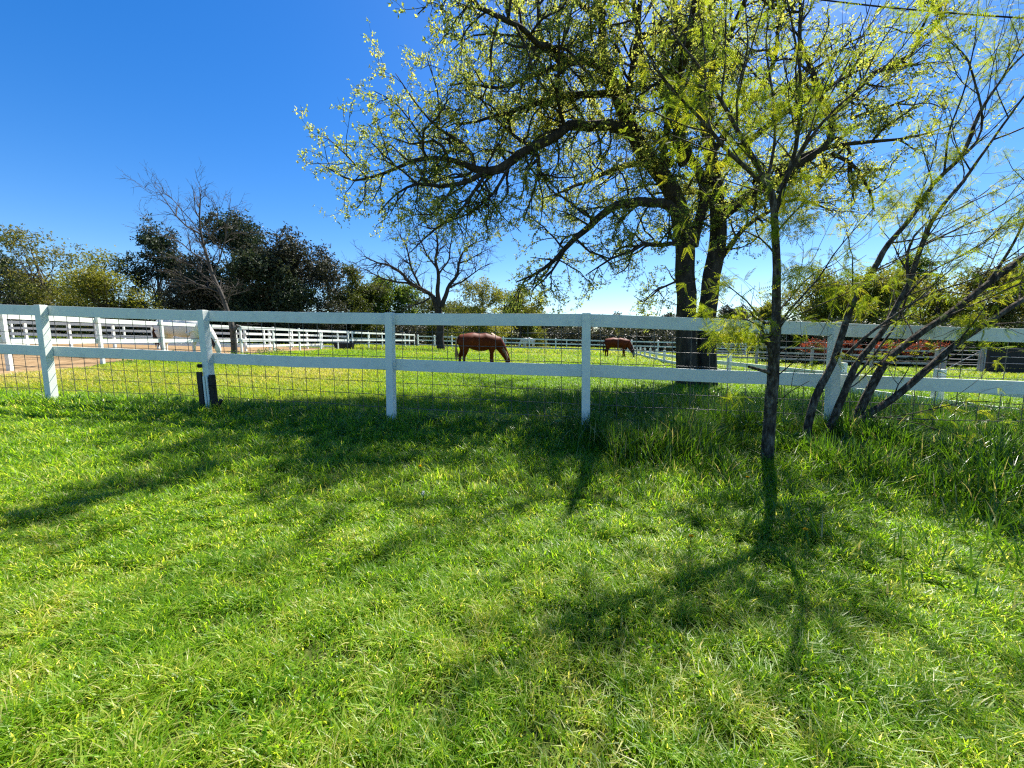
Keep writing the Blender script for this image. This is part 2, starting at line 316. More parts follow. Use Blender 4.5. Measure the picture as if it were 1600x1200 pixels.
def scatter(rng, temps, C, D, scale, tint, flat=0.0):
    """places leaf templates at points C with their stems along D; flat keeps them level instead of rolled at random"""
    n = len(C); D = D/(np.linalg.norm(D, axis=1, keepdims=True)+1e-9)
    R = rng.normal(0, 1, (n, 3)); R[:, 2] += flat
    Zx = R - (R*D).sum(1, keepdims=True)*D; Zx /= (np.linalg.norm(Zx, axis=1, keepdims=True)+1e-9); Yx = np.cross(Zx, D)
    which = rng.integers(0, len(temps), n); VV, QQ, TT, off = [], [], [], 0
    for k, (tv, tq) in enumerate(temps):
        ix = np.where(which == k)[0]
        if not len(ix): continue
        s = scale[ix][:, None, None]
        P = C[ix][:, None, :] + s*(tv[None, :, 0:1]*D[ix][:, None, :] + tv[None, :, 1:2]*Yx[ix][:, None, :] + tv[None, :, 2:3]*Zx[ix][:, None, :])
        q = (np.arange(len(ix))*len(tv))[:, None, None] + tq[None] + off
        VV.append(P.reshape(-1, 3)); QQ.append(q.reshape(-1, 4))
        TT.append(np.clip(np.repeat(tint[ix], len(tq)) + rng.normal(0, 0.10, len(ix)*len(tq)), 0, 1)); off += len(ix)*len(tv)
    return np.concatenate(VV), np.concatenate(QQ), np.concatenate(TT)

# ------------------------------------------------------------------ growth
class Grower:
    def __init__(s, seed): s.r = random.Random(seed); s.wood = Wood(); s.tips = []; s.all = []
    def rv(s): return Vector((s.r.gauss(0, 1), s.r.gauss(0, 1), s.r.gauss(0, 1)))
    def side(s, d, ang):
        n = d.cross(s.rv())
        if n.length < 1e-4: n = Vector((0, 0, 1))
        n.normalize(); return (d*math.cos(ang) + n*math.sin(ang)).normalized()
    def limb(s, pts, rad, step=0.25, wob=0.0):
        """a traced limb, resampled with a little crookedness"""
        out, rr = [], []
        for i in range(len(pts)-1):
            L = (pts[i+1]-pts[i]).length; k = max(1, int(L/step))
            for j in range(k):
                t = j/k; out.append(pts[i].lerp(pts[i+1], t) + s.rv()*wob*min(1, L/step*0.3)*(0 if i == 0 and j == 0 else 1)); rr.append(rad[i]*(1-t)+rad[i+1]*t)
        out.append(pts[-1].copy()); rr.append(rad[-1])
        # one smoothing pass
        sm = [out[0]] + [(out[i-1]+out[i]*2+out[i+1])/4 for i in range(1, len(out)-1)] + [out[-1]]
        s.wood.tube(sm, rr); return sm, rr
    def branch(s, p, d, L, r, lvl, cfg):
        c = cfg[lvl]; n = max(3, int(L/c['seg'])); pts = [p.copy()]; dirs = []; d = d.normalized()
        for i in range(n):
            d = (d + s.rv()*c['wig'] + Vector((0, 0, c['up']))).normalized(); p = p + d*(L/n); pts.append(p.copy()); dirs.append(d.copy())
        rad = [r*(1-(1-c.get('end', 0.35))*i/n) for i in range(n+1)]
        s.wood.tube(pts, rad, cap=False)
        if lvl+1 < len(cfg): s.children(pts, rad, L, lvl+1, cfg, c.get('t0', 0.2))
        if c.get('leaf'):
            for k in range(c['leaf']):
                i = s.r.randint(max(0, int(n*c.get('l0', 0.4))), n); s.tips.append((pts[i], dirs[min(i, n-1)]))
        return pts
    def children(s, pts, rad, L, lvl, cfg, t0=0.2, dens=1.0, keep=None):
        c = cfg[lvl]; k = c['num'](L)*dens; k = int(k) + (1 if s.r.random() < k % 1 else 0)
        for j in range(k):
            t = t0 + (1-t0)*(j+s.r.random())/max(1, k); i = min(len(pts)-2, int(t*(len(pts)-1)))
            d = (pts[i+1]-pts[i])
            if d.length < 1e-6: continue
            d.normalize(); dd = s.side(d, math.radians(s.r.uniform(*c['ang'])))
            dd = (dd + Vector((0, 0, c.get('bias', 0)))).normalized()
            ln = s.r.uniform(*c['len'])*(min(1.0, .35+rad[i]/c['full']*.65) if 'full' in c else 1.0); s.branch(pts[i], dd, ln, max(c['rmin'], min(rad[i]*0.7, c['rmax'])*s.r.uniform(0.7, 1.1)), lvl, cfg)

def crown_from(g_, rng, temps, sizes, mat, parent, tintf, jitter=0.03, dirmix=0.8, flat=0.0, name='crown', down=0.0):
    C = np.array([tuple(p) for p, d in g_.tips]); D = np.array([tuple(d) for p, d in g_.tips])
    n = len(C); D = D*dirmix + rng.normal(0, 1, (n, 3))*(1-dirmix) + np.array([0, 0, -down]); C = C + rng.normal(0, jitter, (n, 3))
    V, q, t = scatter(rng, temps, C, D, rng.uniform(*sizes, n), tintf(C, rng), flat)
    return link(name, mesh_np(name, V, q, t), mat, parent)

# ------------------------------------------------------------------ the big oak
def big_oak():
    rng = np.random.default_rng(5); G = Grower(5)
    base = hitground(1088, 604)
    tree = empty('oak_tree', base, 'large old twin trunked oak with fresh pale leaves standing just behind the fence', 'tree')
    T = []   # traced limbs: (pixel x, pixel y, distance, radius)
    T.append([(1074, 612, 10.2, .31), (1073, 580, 10.2, .27), (1072, 500, 10.2, .245), (1071, 430, 10.2, .24), (1070, 380, 10.2, .235), (1062, 330, 10.2, .22), (1045, 290, 10.1, .2), (1012, 250, 10.0, .185), (976, 180, 9.9, .16), (952, 115, 9.8, .13), (936, 76, 9.8, .11), (945, 55, 9.8, .10), (936, 14, 9.8, .085), (925, -30, 9.8, .07), (935, -90, 9.7, .05)])
    T.append([(1104, 612, 10.3, .29), (1105, 580, 10.3, .25), (1105, 500, 10.3, .225), (1112, 430, 10.3, .215), (1122, 380, 10.3, .205), (1123, 335, 10.3, .19), (1118, 290, 10.4, .17), (1108, 230, 10.5, .15), (1100, 160, 10.6, .125), (1085, 90, 10.7, .105), (1086, 20, 10.8, .09), (1100, -60, 10.9, .07), (1110, -140, 11, .05)])
    T.append([(1082, 385, 10.25, .15), (1092, 345, 10.3, .13), (1100, 310, 10.2, .11), (1085, 260, 10.0, .09), (1058, 208, 9.8, .08), (1075, 180, 9.6, .07), (1060, 120, 9.4, .05)])
    # left limbs
    T.append([(985, 200, 9.9, .13), (962, 201, 9.7, .12), (922, 195, 9.5, .11), (888, 193, 9.3, .105), (874, 212, 9.1, .10), (838, 231, 8.9, .095), (798, 253, 8.7, .09), (757, 268, 8.5, .085), (742, 265, 8.4, .07), (705, 247, 8.4, .05), (667, 244, 8.4, .042), (642, 250, 8.4, .037), (617, 262, 8.4, .032), (575, 279, 8.4, .026), (552, 289, 8.4, .02), (520, 266, 8.4, .014), (496, 254, 8.4, .008)])
    T.append([(575, 279, 8.4, .018), (555, 258, 8.3, .014), (530, 230, 8.3, .010), (508, 212, 8.3, .006)])
    T.append([(757, 268, 8.5, .06), (735, 286, 8.3, .05), (690, 292, 8.1, .04), (650, 283, 8.0, .03), (620, 300, 7.9, .02), (590, 335, 7.9, .012)])
    T.append([(742, 265, 8.4, .05), (740, 238, 8.4, .042), (725, 222, 8.4, .037), (705, 217, 8.4, .032), (685, 204, 8.4, .027), (664, 175, 8.4, .02), (640, 150, 8.4, .013), (618, 115, 8.4, .007)])
    T.append([(700, 248, 8.4, .036), (694, 226, 8.4, .032), (679, 215, 8.4, .028), (660, 217, 8.4, .024), (642, 233, 8.4, .018), (622, 215, 8.4, .012), (588, 212, 8.4, .007)])
    T.append([(660, 217, 8.4, .02), (640, 190, 8.4, .016), (608, 155, 8.4, .012), (584, 142, 8.4, .006)])
    T.append([(687, 194, 8.4, .02), (682, 140, 8.4, .014), (672, 100, 8.4, .009), (664, 80, 8.4, .005)])
    T.append([(945, 105, 9.8, .09), (905, 92, 9.6, .08), (880, 101, 9.4, .07), (842, 113, 9.2, .05), (817, 126, 9.1, .042), (780, 137, 9.0, .034), (742, 127, 9.0, .024), (700, 134, 8.9, .012)])
    T.append([(960, 145, 9.8, .08), (910, 150, 9.6, .07), (880, 150, 9.4, .06), (830, 161, 9.2, .05), (780, 180, 9.1, .038), (762, 186, 9.0, .03), (725, 193, 9.0, .02), (695, 200, 8.9, .010)])
    T.append([(880, 101, 9.4, .06), (848, 72, 9.3, .055), (842, 32, 9.2, .045), (838, -10, 9.2, .035), (830, -60, 9.1, .02)])
    T.append([(895, 96, 9.5, .06), (872, 84, 8.8, .055), (848, 64, 7.9, .05), (805, 41, 7.1, .043), (775, 20, 6.4, .036), (742, 0, 5.8, .028), (700, -50, 5.2, .020), (640, -130, 4.6, .010)])
    T.append([(845, 62, 9.3, .03), (797, 54, 9.1, .026), (760, 51, 9.0, .02), (720, 65, 8.9, .014), (695, 92, 8.9, .007)])
    T.append([(936, 30, 9.8, .06), (905, 5, 9.7, .05), (870, -30, 9.6, .04), (800, -60, 9.5, .02)])
    # the drooping limb in the middle
    T.append([(1060, 335, 10.1, .13), (1032, 316, 9.7, .11), (987, 315, 9.3, .10), (962, 323, 9.1, .09), (937, 342, 8.9, .078), (900, 365, 8.7, .062), (882, 386, 8.6, .052), (865, 408, 8.6, .044), (838, 430, 8.5, .03), (806, 441, 8.5, .014)])
    T.append([(880, 388, 8.6, .03), (862, 420, 8.4, .024), (850, 440, 8.3, .016), (832, 452, 8.2, .008)])
    T.append([(1056, 440, 10.1, .03), (1030, 455, 9.9, .022), (1005, 478, 9.8, .014), (990, 462, 9.7, .007)])
    T.append([(1058, 380, 10.0, .06), (1020, 385, 9.5, .05), (985, 395, 9.2, .04), (955, 400, 9.0, .03), (935, 420, 8.9, .02), (915, 430, 8.9, .01)])
    T.append([(835, 232, 8.9, .05), (842, 265, 8.6, .04), (838, 285, 8.5, .03), (826, 310, 8.4, .02), (818, 345, 8.4, .012)])
    T.append([(760, 270, 8.5, .04), (735, 310, 8.2, .032), (700, 345, 8.0, .025), (665, 375, 7.9, .016), (640, 395, 7.9, .008)])
    T.append([(800, 253, 8.7, .035), (770, 300, 8.4, .028), (735, 335, 8.3, .02), (690, 352, 8.2, .012)])
    # right limbs
    T.append([(1120, 345, 10.3, .13), (1150, 318, 10.1, .12), (1200, 288, 9.9, .11), (1240, 262, 9.7, .10), (1282, 237, 9.6, .085), (1300, 219, 9.5, .075), (1300, 180, 9.5, .068), (1281, 150, 9.5, .06), (1270, 120, 9.5, .052), (1252, 60, 9.5, .04), (1250, 0, 9.5, .028), (1245, -60, 9.5, .016)])
    T.append([(1300, 182, 9.5, .055), (1342, 140, 9.4, .05), (1380, 105, 9.4, .045), (1424, 88, 9.3, .042), (1434, 76, 9.3, .037), (1432, 50, 9.3, .032), (1450, 32, 9.3, .026), (1455, -5, 9.3, .018), (1470, -50, 9.3, .01)])
    T.append([(1300, 240, 9.6, .045), (1330, 250, 9.5, .04), (1345, 268, 9.4, .034), (1358, 300, 9.4, .026), (1366, 330, 9.4, .014)])
    T.append([(1125, 405, 10.3, .08), (1150, 372, 10.2, .065), (1165, 350, 10.1, .055), (1210, 320, 10.0, .04), (1260, 310, 9.9, .03), (1300, 330, 9.9, .015)])
    T.append([(1110, 240, 10.5, .10), (1137, 200, 10.3, .085), (1175, 157, 10.2, .07), (1200, 120, 10.1, .055), (1215, 60, 10.0, .04), (1230, -20, 10, .025)])
    T.append([(1175, 157, 10.2, .05), (1225, 140, 10.1, .042), (1290, 100, 10.0, .034), (1330, 60, 10.0, .025), (1370, 50, 10, .014)])
    T.append([(1330, 185, 9.5, .04), (1365, 172, 9.4, .034), (1400, 165, 9.4, .026), (1430, 150, 9.3, .016)])
    rng2 = random.Random(8); polys = []
    for L in T:
        pts = [at(a, b, c) for a, b, c, r in L]; rad = [r for *_, r in L]
        big = rad[0] > .2
        polys.append((G.limb(pts, rad, 0.22, 0.012 if big else 0.05), big, L))
    # limbs out towards and away from the camera that give the crown its depth
    deep = []
    for (x, y, z), (dx, dy, dz), ln, r in [((3.7, 10, 5.3), (-.35, -1, .5), 3.5, .10), ((4.9, 10.3, 5.2), (.5, -.8, .55), 3.4, .10), ((2.8, 9.9, 6.4), (-.5, -.9, .7), 3.6, .08), ((4.7, 10.5, 7), (0, -.9, .9), 3.8, .08),
            ((5, 10.4, 5), (.3, 1, .4), 5, .11), ((4.0, 10.2, 5.5), (-.3, 1, .5), 5, .10), ((2.9, 9.9, 6.3), (-.7, .8, .5), 4, .08), ((5.2, 10.7, 7), (.5, .7, .8), 4, .08), ((6.5, 10, 5.2), (1, -.5, .5), 3.4, .07), ((6.0, 10, 5), (1, .6, .4), 4, .08), ((3.1, 9.9, 7), (-.2, -.3, 1), 3.5, .08), ((4.9, 10.8, 8), (.2, 0, 1), 3, .08),
            ((1.9, 9.3, 5.9), (-.6, .8, .2), 3.0, .06), ((0.4, 8.9, 5.3), (-.5, .9, .3), 2.6, .05), ((1.2, 9.2, 5.8), (-.4, -.8, .3), 2.4, .05)]:
        p = Vector((x, y, z)); d = Vector((dx, dy, dz)).normalized(); pts = [p]
        for i in range(7):
            d = (d + G.rv()*0.17 + Vector((0, 0, .02))).normalized(); p = p + d*ln/7; pts.append(p)
        rad = [r*(1-.85*i/7) for i in range(8)]; polys.append((G.limb(pts, rad, .25, .04), False, None))
    # an added leafy limb, routed so its shadow falls on the lawn
    def over(px, py, z):  # point at height z whose shadow lands on the given ground spot
        p = hitground(px, py); k = z/math.tan(SUN_EL); return Vector((p.x+k*math.sin(SUN_AZ), p.y+k*math.cos(SUN_AZ), z))
    for pts, rad in (([Vector((4.2, 10.0, 5.4)), over(935, 670, 5.9), over(920, 720, 6.1), over(905, 780, 6.3), over(872, 835, 6.4)], [.12, .10, .08, .045, .01]),):
        polys.append((G.limb(pts, rad, .25, .05), False, None))
    cfg = [None,
           dict(num=lambda L: L*4.1, ang=(35, 85), full=.055, len=(0.7, 1.8), rmin=.008, rmax=.030, seg=.16, wig=.24, up=-.02, bias=-.05, end=.3, t0=.12),
           dict(num=lambda L: L*5.2, ang=(30, 75), len=(0.3, 0.8), rmin=.005, rmax=.012, seg=.11, wig=.26, up=.01, end=.4, t0=.1, leaf=3, l0=.3),
           dict(num=lambda L: L*5.6, ang=(25, 70), len=(0.12, 0.32), rmin=.003, rmax=.006, seg=.08, wig=.22, up=.03, end=.5, leaf=5, l0=.2)]
    for (pts, rad), big, L in polys:
        ln = sum((pts[i+1]-pts[i]).length for i in range(len(pts)-1))
        G.children(pts, rad, ln, 1, cfg, 0.36 if big else 0.10, 0.8 if big else 1.0)
    # leafy shoots up the lower trunks
    for (pts, rad), big, L in polys[:2]:
        for k in range(120):
            i = rng2.randint(int(len(pts)*0.18), int(len(pts)*0.45)); a = rng2.uniform(0, 6.28); d = Vector((math.cos(a), math.sin(a), .3))
            G.tips.append((pts[i] + d*(rad[i]+rng2.uniform(0.02, .10)) + Vector((0, 0, rng2.uniform(-.1, .1))), d))
    # dense clumps (mistletoe-like) on the right limbs and inside the crown
    for px, py, d, R, n in [(1365, 185, 9.4, .42, 420), (1355, 272, 9.4, .30, 280), (1395, 110, 9.4, .22, 120), (1320, 140, 9.5, .3, 160), (840, 80, 9.3, .35, 200), (930, 130, 9.7, .35, 200), (1000, 265, 9.9, .4, 240), (1140, 90, 10.4, .4, 240), (1030, 385, 9.6, .22, 120)]:
        c = at(px, py, d)
        for k in range(n):
            v = G.rv().normalized()*R*rng2.random()**.5; G.tips.append((c+v, v+Vector((0, 0, .1))))
    link('trunk', G.wood.mesh('trunk'), M['bark'], tree)
    temps = [leaf_cluster(rng, 4, .060, .029) for _ in range(6)]
    crown_from(G, rng, temps, (0.65, 1.15), M['oakleaf'], tree, lambda C, r: np.clip(r.normal(.45, .2, len(C)) + .5*(vnoise(C[:, 0]*1.0, C[:, 1]+C[:, 2]*1.3, 0.8, 41)-.5), 0, 1), .03, .6)
    print('oak tips', len(G.tips))
big_oak()

# ------------------------------------------------------------------ the two young trees in front of the fence
def mesquite(name, label, cat, base, traced, cfg, seed, dens, tipsize, extra=None, group=None, thick=1.0):
    rng = np.random.default_rng(seed); G = Grower(seed)
    tree = empty(name, base, label, cat, group)
    for L in traced:
        pts = [at(a, b, c) for a, b, c, r in L]; rad = [r*thick*(1.0 if r > .012 else .85) for *_, r in L]
        sm, rr = G.limb(pts, rad, 0.10, 0.006)
        ln = sum((sm[i+1]-sm[i]).length for i in range(len(sm)-1))
        t0 = 0.5 if rad[0] > .05 else 0.3 if rad[0] > .03 else 0.18
        G.children(sm, rr, ln*(1-t0), 1, cfg, t0, dens)
    if extra: extra(G, tree)
    link('trunk', G.wood.mesh('trunk'), M['bark2'], tree)
    temps = [pinnate(rng, .085, 9, rng.uniform(.15, .7)) for _ in range(6)]
    crown_from(G, rng, temps, tipsize, M['mesquite'], tree, lambda C, r: np.clip(r.normal(.5, .22, len(C)), 0, 1), .01, .45, 1.2, down=.35)
    print(name, len(G.tips)); return tree
CFG_M = [None,
         dict(num=lambda L: L*4.2, ang=(18, 50), len=(0.45, 1.15), rmin=.003, rmax=.009, seg=.09, wig=.085, up=.035, end=.3, t0=.15, leaf=2, l0=.5),
         dict(num=lambda L: L*5.0, ang=(20, 55), len=(0.15, 0.5), rmin=.0018, rmax=.004, seg=.06, wig=.12, up=.02, end=.4, leaf=2, l0=.25)]
def sapling():
    d = SB.y
    T = [[(1195, 745, d, .070), (1197, 722, d, .056), (1200, 690, d, .050), (1204, 640, d, .047), (1209, 575, d, .045), (1211, 520, d, .043), (1213, 490, d, .035), (1213, 420, d, .030), (1212, 350, d, .027), (1209, 305, d, .026), (1200, 285, d, .022), (1176, 245, d-.02, .019), (1152, 205, d-.05, .016), (1128, 160, d-.05, .013), (1095, 110, d-.1, .010), (1055, 60, d-.1, .007), (1020, 10, d-.1, .004)],
         [(1207, 300, d, .022), (1165, 262, d-.1, .017), (1130, 225, d-.15, .015), (1095, 185, d-.2, .013), (1073, 163, d-.2, .011), (1045, 140, d-.25, .009), (1022, 110, d-.3, .007), (1005, 70, d-.3, .004)],
         [(1212, 330, d, .024), (1228, 280, d+.05, .021), (1243, 235, d+.05, .018), (1251, 170, d+.05, .015), (1250, 110, d+.05, .012), (1240, 50, d, .009), (1228, -10, d, .006)],
         [(1226, 285, d, .017), (1262, 215, d-.1, .013), (1310, 165, d-.15, .010), (1365, 122, d-.2, .007), (1410, 75, d-.2, .005), (1450, 20, d-.2, .003)],
         [(1215, 300, d, .015), (1255, 225, d+.1, .012), (1300, 145, d+.15, .009), (1340, 70, d+.15, .006), (1362, 0, d+.15, .004)],
         [(1152, 205, d-.05, .012), (1150, 140, d, .010), (1170, 70, d, .008), (1165, 0, d, .005)],
         [(1200, 285, d, .014), (1213, 215, d+.1, .012), (1205, 130, d+.15, .009), (1195, 60, d+.2, .006), (1210, -10, d+.2, .004)],
         [(1205, 505, d-.02, .018), (1192, 512, d-.06, .014), (1188, 490, d-.1, .010), (1168, 470, d-.15, .007), (1145, 448, d-.2, .005), (1120, 440, d-.2, .003)],
         [(1205, 560, d-.02, .016), (1198, 530, d-.08, .013), (1193, 508, d-.12, .010), (1170, 498, d-.15, .006), (1140, 497, d-.2, .003)],
         [(1213, 520, d, .012), (1225, 500, d-.05, .009), (1245, 478, d-.1, .007), (1285, 445, d-.15, .004), (1310, 440, d-.2, .003)],
         [(1213, 490, d, .010), (1240, 460, d+.05, .008), (1270, 425, d+.1, .006), (1300, 415, d+.1, .003)],
         [(1211, 590, d, .008), (1235, 570, d-.1, .006), (1265, 545, d-.15, .004), (1300, 522, d-.2, .003)],
         [(1206, 640, d, .006), (1230, 612, d-.1, .005), (1265, 595, d-.2, .003)],
         [(1213, 400, d, .012), (1190, 372, d-.1, .009), (1165, 355, d-.15, .006), (1140, 362, d-.2, .003)],
         [(1212, 365, d, .012), (1240, 335, d+.1, .009), (1265, 310, d+.15, .006), (1290, 300, d+.15, .003)]]
    def extra(G, tree):
        # the sawn stub with a bit of string
        a, b, c = at(1206, 583, d), at(1188, 578, d-.04), at(1170, 573, d-.07)
        G.wood.tube([a, b, c], [.020, .014, .012], 8)
        w_ = Wood(); w_.tube([at(1173, 574, d-.072), at(1170.5, 580, d-.075), at(1170, 590, d-.075)], [.0022]*3, 5); w_.tube([at(1170, 589, d-.075), at(1170, 593, d-.075)], [.006, .005], 6)
        link('string', w_.mesh('string'), M['string'], tree)
        # leafy tufts close to the fence
        r = random.Random(4)
        for px, py, dd, R, n in [(1150, 515, d-.15, .11, 60), (1120, 520, d-.2, .07, 26), (1100, 480, d-.25, .05, 14), (1128, 440, d-.2, .06, 18), (1175, 520, d-.12, .07, 26), (1235, 430, d-.1, .08, 30), (1270, 420, d, .08, 30), (1215, 350, d-.1, .12, 46), (1240, 300, d, .12, 50), (1265, 330, d, .10, 40), (1145, 620, d-.1, .05, 9), (1150, 230, d, .14, 50), (1080, 150, d-.2, .16, 60), (1160, 160, d, .16, 70), (1230, 180, d, .16, 70), (1290, 170, d, .12, 40)]:
            c = at(px, py, dd)
            for k in range(n): v = G.rv()*R*.6; G.tips.append((c+v, Vector((v.x, v.y, v.z-.08))))
    return mesquite('young_tree', 'slender single stemmed young tree with feathery yellow green leaves in front of the fence', 'tree', SB, T, CFG_M, 21, 1.0, (0.8, 1.5), extra, 'young trees in front of the fence', 1.0)
sapling()
RB = hitground(1288, 712)
def leaning_tree():
    d = RB.y
    T = [[(1256, 715, d-.05, .036), (1262, 660, d-.05, .033), (1280, 605, d-.05, .031), (1303, 566, d-.02, .029), (1318, 520, d, .027), (1330, 475, d, .026), (1350, 440, d, .025), (1373, 412, d, .024), (1378, 392, d, .023), (1402, 366, d, .021), (1430, 332, d, .019), (1455, 288, d, .018), (1478, 268, d, .017), (1508, 240, d, .015), (1530, 178, d, .013), (1560, 130, d, .011), (1600, 85, d, .009), (1660, 30, d, .006)],
         [(1282, 712, d, .034), (1305, 650, d, .031), (1325, 600, d, .028), (1335, 570, d, .026), (1385, 512, d, .022), (1418, 450, d, .020), (1440, 385, d, .018), (1456, 345, d, .016), (1492, 300, d, .014), (1540, 235, d, .012), (1600, 150, d, .009), (1660, 60, d, .005)],
         [(1298, 708, d+.02, .040), (1335, 655, d+.02, .036), (1362, 605, d+.03, .034), (1382, 563, d+.05, .033), (1430, 528, d+.05, .031), (1490, 485, d+.02, .029), (1545, 440, d, .027), (1600, 402, d, .025), (1700, 330, d, .018)],
         [(1304, 712, d-.02, .036), (1345, 652, d-.05, .032), (1395, 625, d-.08, .030), (1432, 592, d-.1, .028), (1470, 556, d-.12, .026), (1520, 520, d-.15, .024), (1560, 492, d-.15, .022), (1610, 460, d-.15, .020), (1700, 400, d-.2, .014)],
         [(1318, 560, d, .016), (1350, 530, d-.05, .014), (1385, 500, d-.08, .012), (1450, 460, d-.1, .009), (1520, 436, d-.12, .007), (1600, 395, d-.15, .004)],
         [(1290, 690, d, .018), (1302, 655, d, .015), (1318, 610, d+.02, .013), (1345, 580, d+.03, .011), (1400, 510, d+.05, .010), (1425, 440, d+.08, .008), (1432, 400, d+.1, .007), (1455, 330, d+.1, .004)],
         [(1420, 450, d, .014), (1418, 395, d+.05, .011), (1424, 365, d+.05, .009), (1450, 345, d+.05, .006)],
         [(1456, 288, d, .013), (1495, 250, d-.05, .011), (1530, 222, d-.05, .009), (1535, 165, d-.05, .008), (1515, 95, d-.05, .007), (1505, 80, d-.05, .006), (1460, 42, d-.05, .003)],
         [(1440, 385, d, .011), (1480, 365, d+.1, .009), (1540, 335, d+.15, .007), (1600, 300, d+.15, .005), (1650, 260, d+.2, .003)],
         [(1400, 480, d, .011), (1450, 425, d+.05, .009), (1520, 390, d+.05, .007), (1600, 340, d+.05, .004)],
         [(1475, 270, d, .012), (1480, 210, d+.05, .010), (1510, 140, d+.1, .008), (1525, 60, d+.1, .006), (1530, -10, d+.1, .003)],
         [(1345, 652, d-.05, .008), (1400, 652, d-.1, .006), (1450, 640, d-.15, .005), (1520, 625, d-.2, .004), (1600, 632, d-.25, .002)],
         [(1355, 650, d-.05, .008), (1410, 655, d-.1, .006), (1460, 668, d-.15, .005), (1505, 690, d-.2, .003)],
         [(1545, 440, d, .013), (1585, 380, d, .010), (1620, 300, d, .008), (1670, 210, d, .004)]]
    def extra(G, tree):
        w_ = Wood(); c = at(1310, 553, d-.075); n = (Vector((0, 0, CAMH))-c).normalized()
        w_.tube([at(1316, 556, d-.02), c, c+n*.004], [.022, .021, .020], 12)
        link('pruning_cut', w_.mesh('pruning_cut', False), M['cutwood'], tree)
        r = random.Random(4)
        for px, py, dd, R, n in [(1525, 500, d-.2, .07, 30), (1520, 685, d-.15, .09, 36), (1450, 300, d, .10, 30), (1480, 240, d, .12, 40), (1420, 330, d, .12, 40), (1350, 470, d, .10, 26), (1590, 340, d, .14, 50), (1570, 60, d, .2, 50), (1470, 20, d, .16, 40), (1340, 420, d, .10, 26), (1400, 300, d, .14, 50), (1590, 440, d, .1, 24), (1500, 400, d, .12, 30), (1300, 450, d, .08, 24)]:
            c2 = at(px, py, dd)
            for k in range(n): v = G.rv()*R*.6; G.tips.append((c2+v, Vector((v.x, v.y, v.z-.08))))
        # dead twigs heaped round the foot
        for k in range(26):
            p = RB + Vector((r.gauss(.02, .14), r.gauss(0, .10), r.uniform(.02, .16))); dr = Vector((r.gauss(0, 1), r.gauss(0, 1), r.uniform(-.2, .6))).normalized()
            G.wood.tube([p, p+dr*.1+G.rv()*.01, p+dr*r.uniform(.18, .32)], [.003, .0025, .0015], 4)
    return mesquite('young_tree', 'multi stemmed young tree leaning far to the right from one foot at the fence', 'tree', RB, T, CFG_M, 33, 0.85, (0.8, 1.5), extra, 'young trees in front of the fence', 1.14)
leaning_tree()

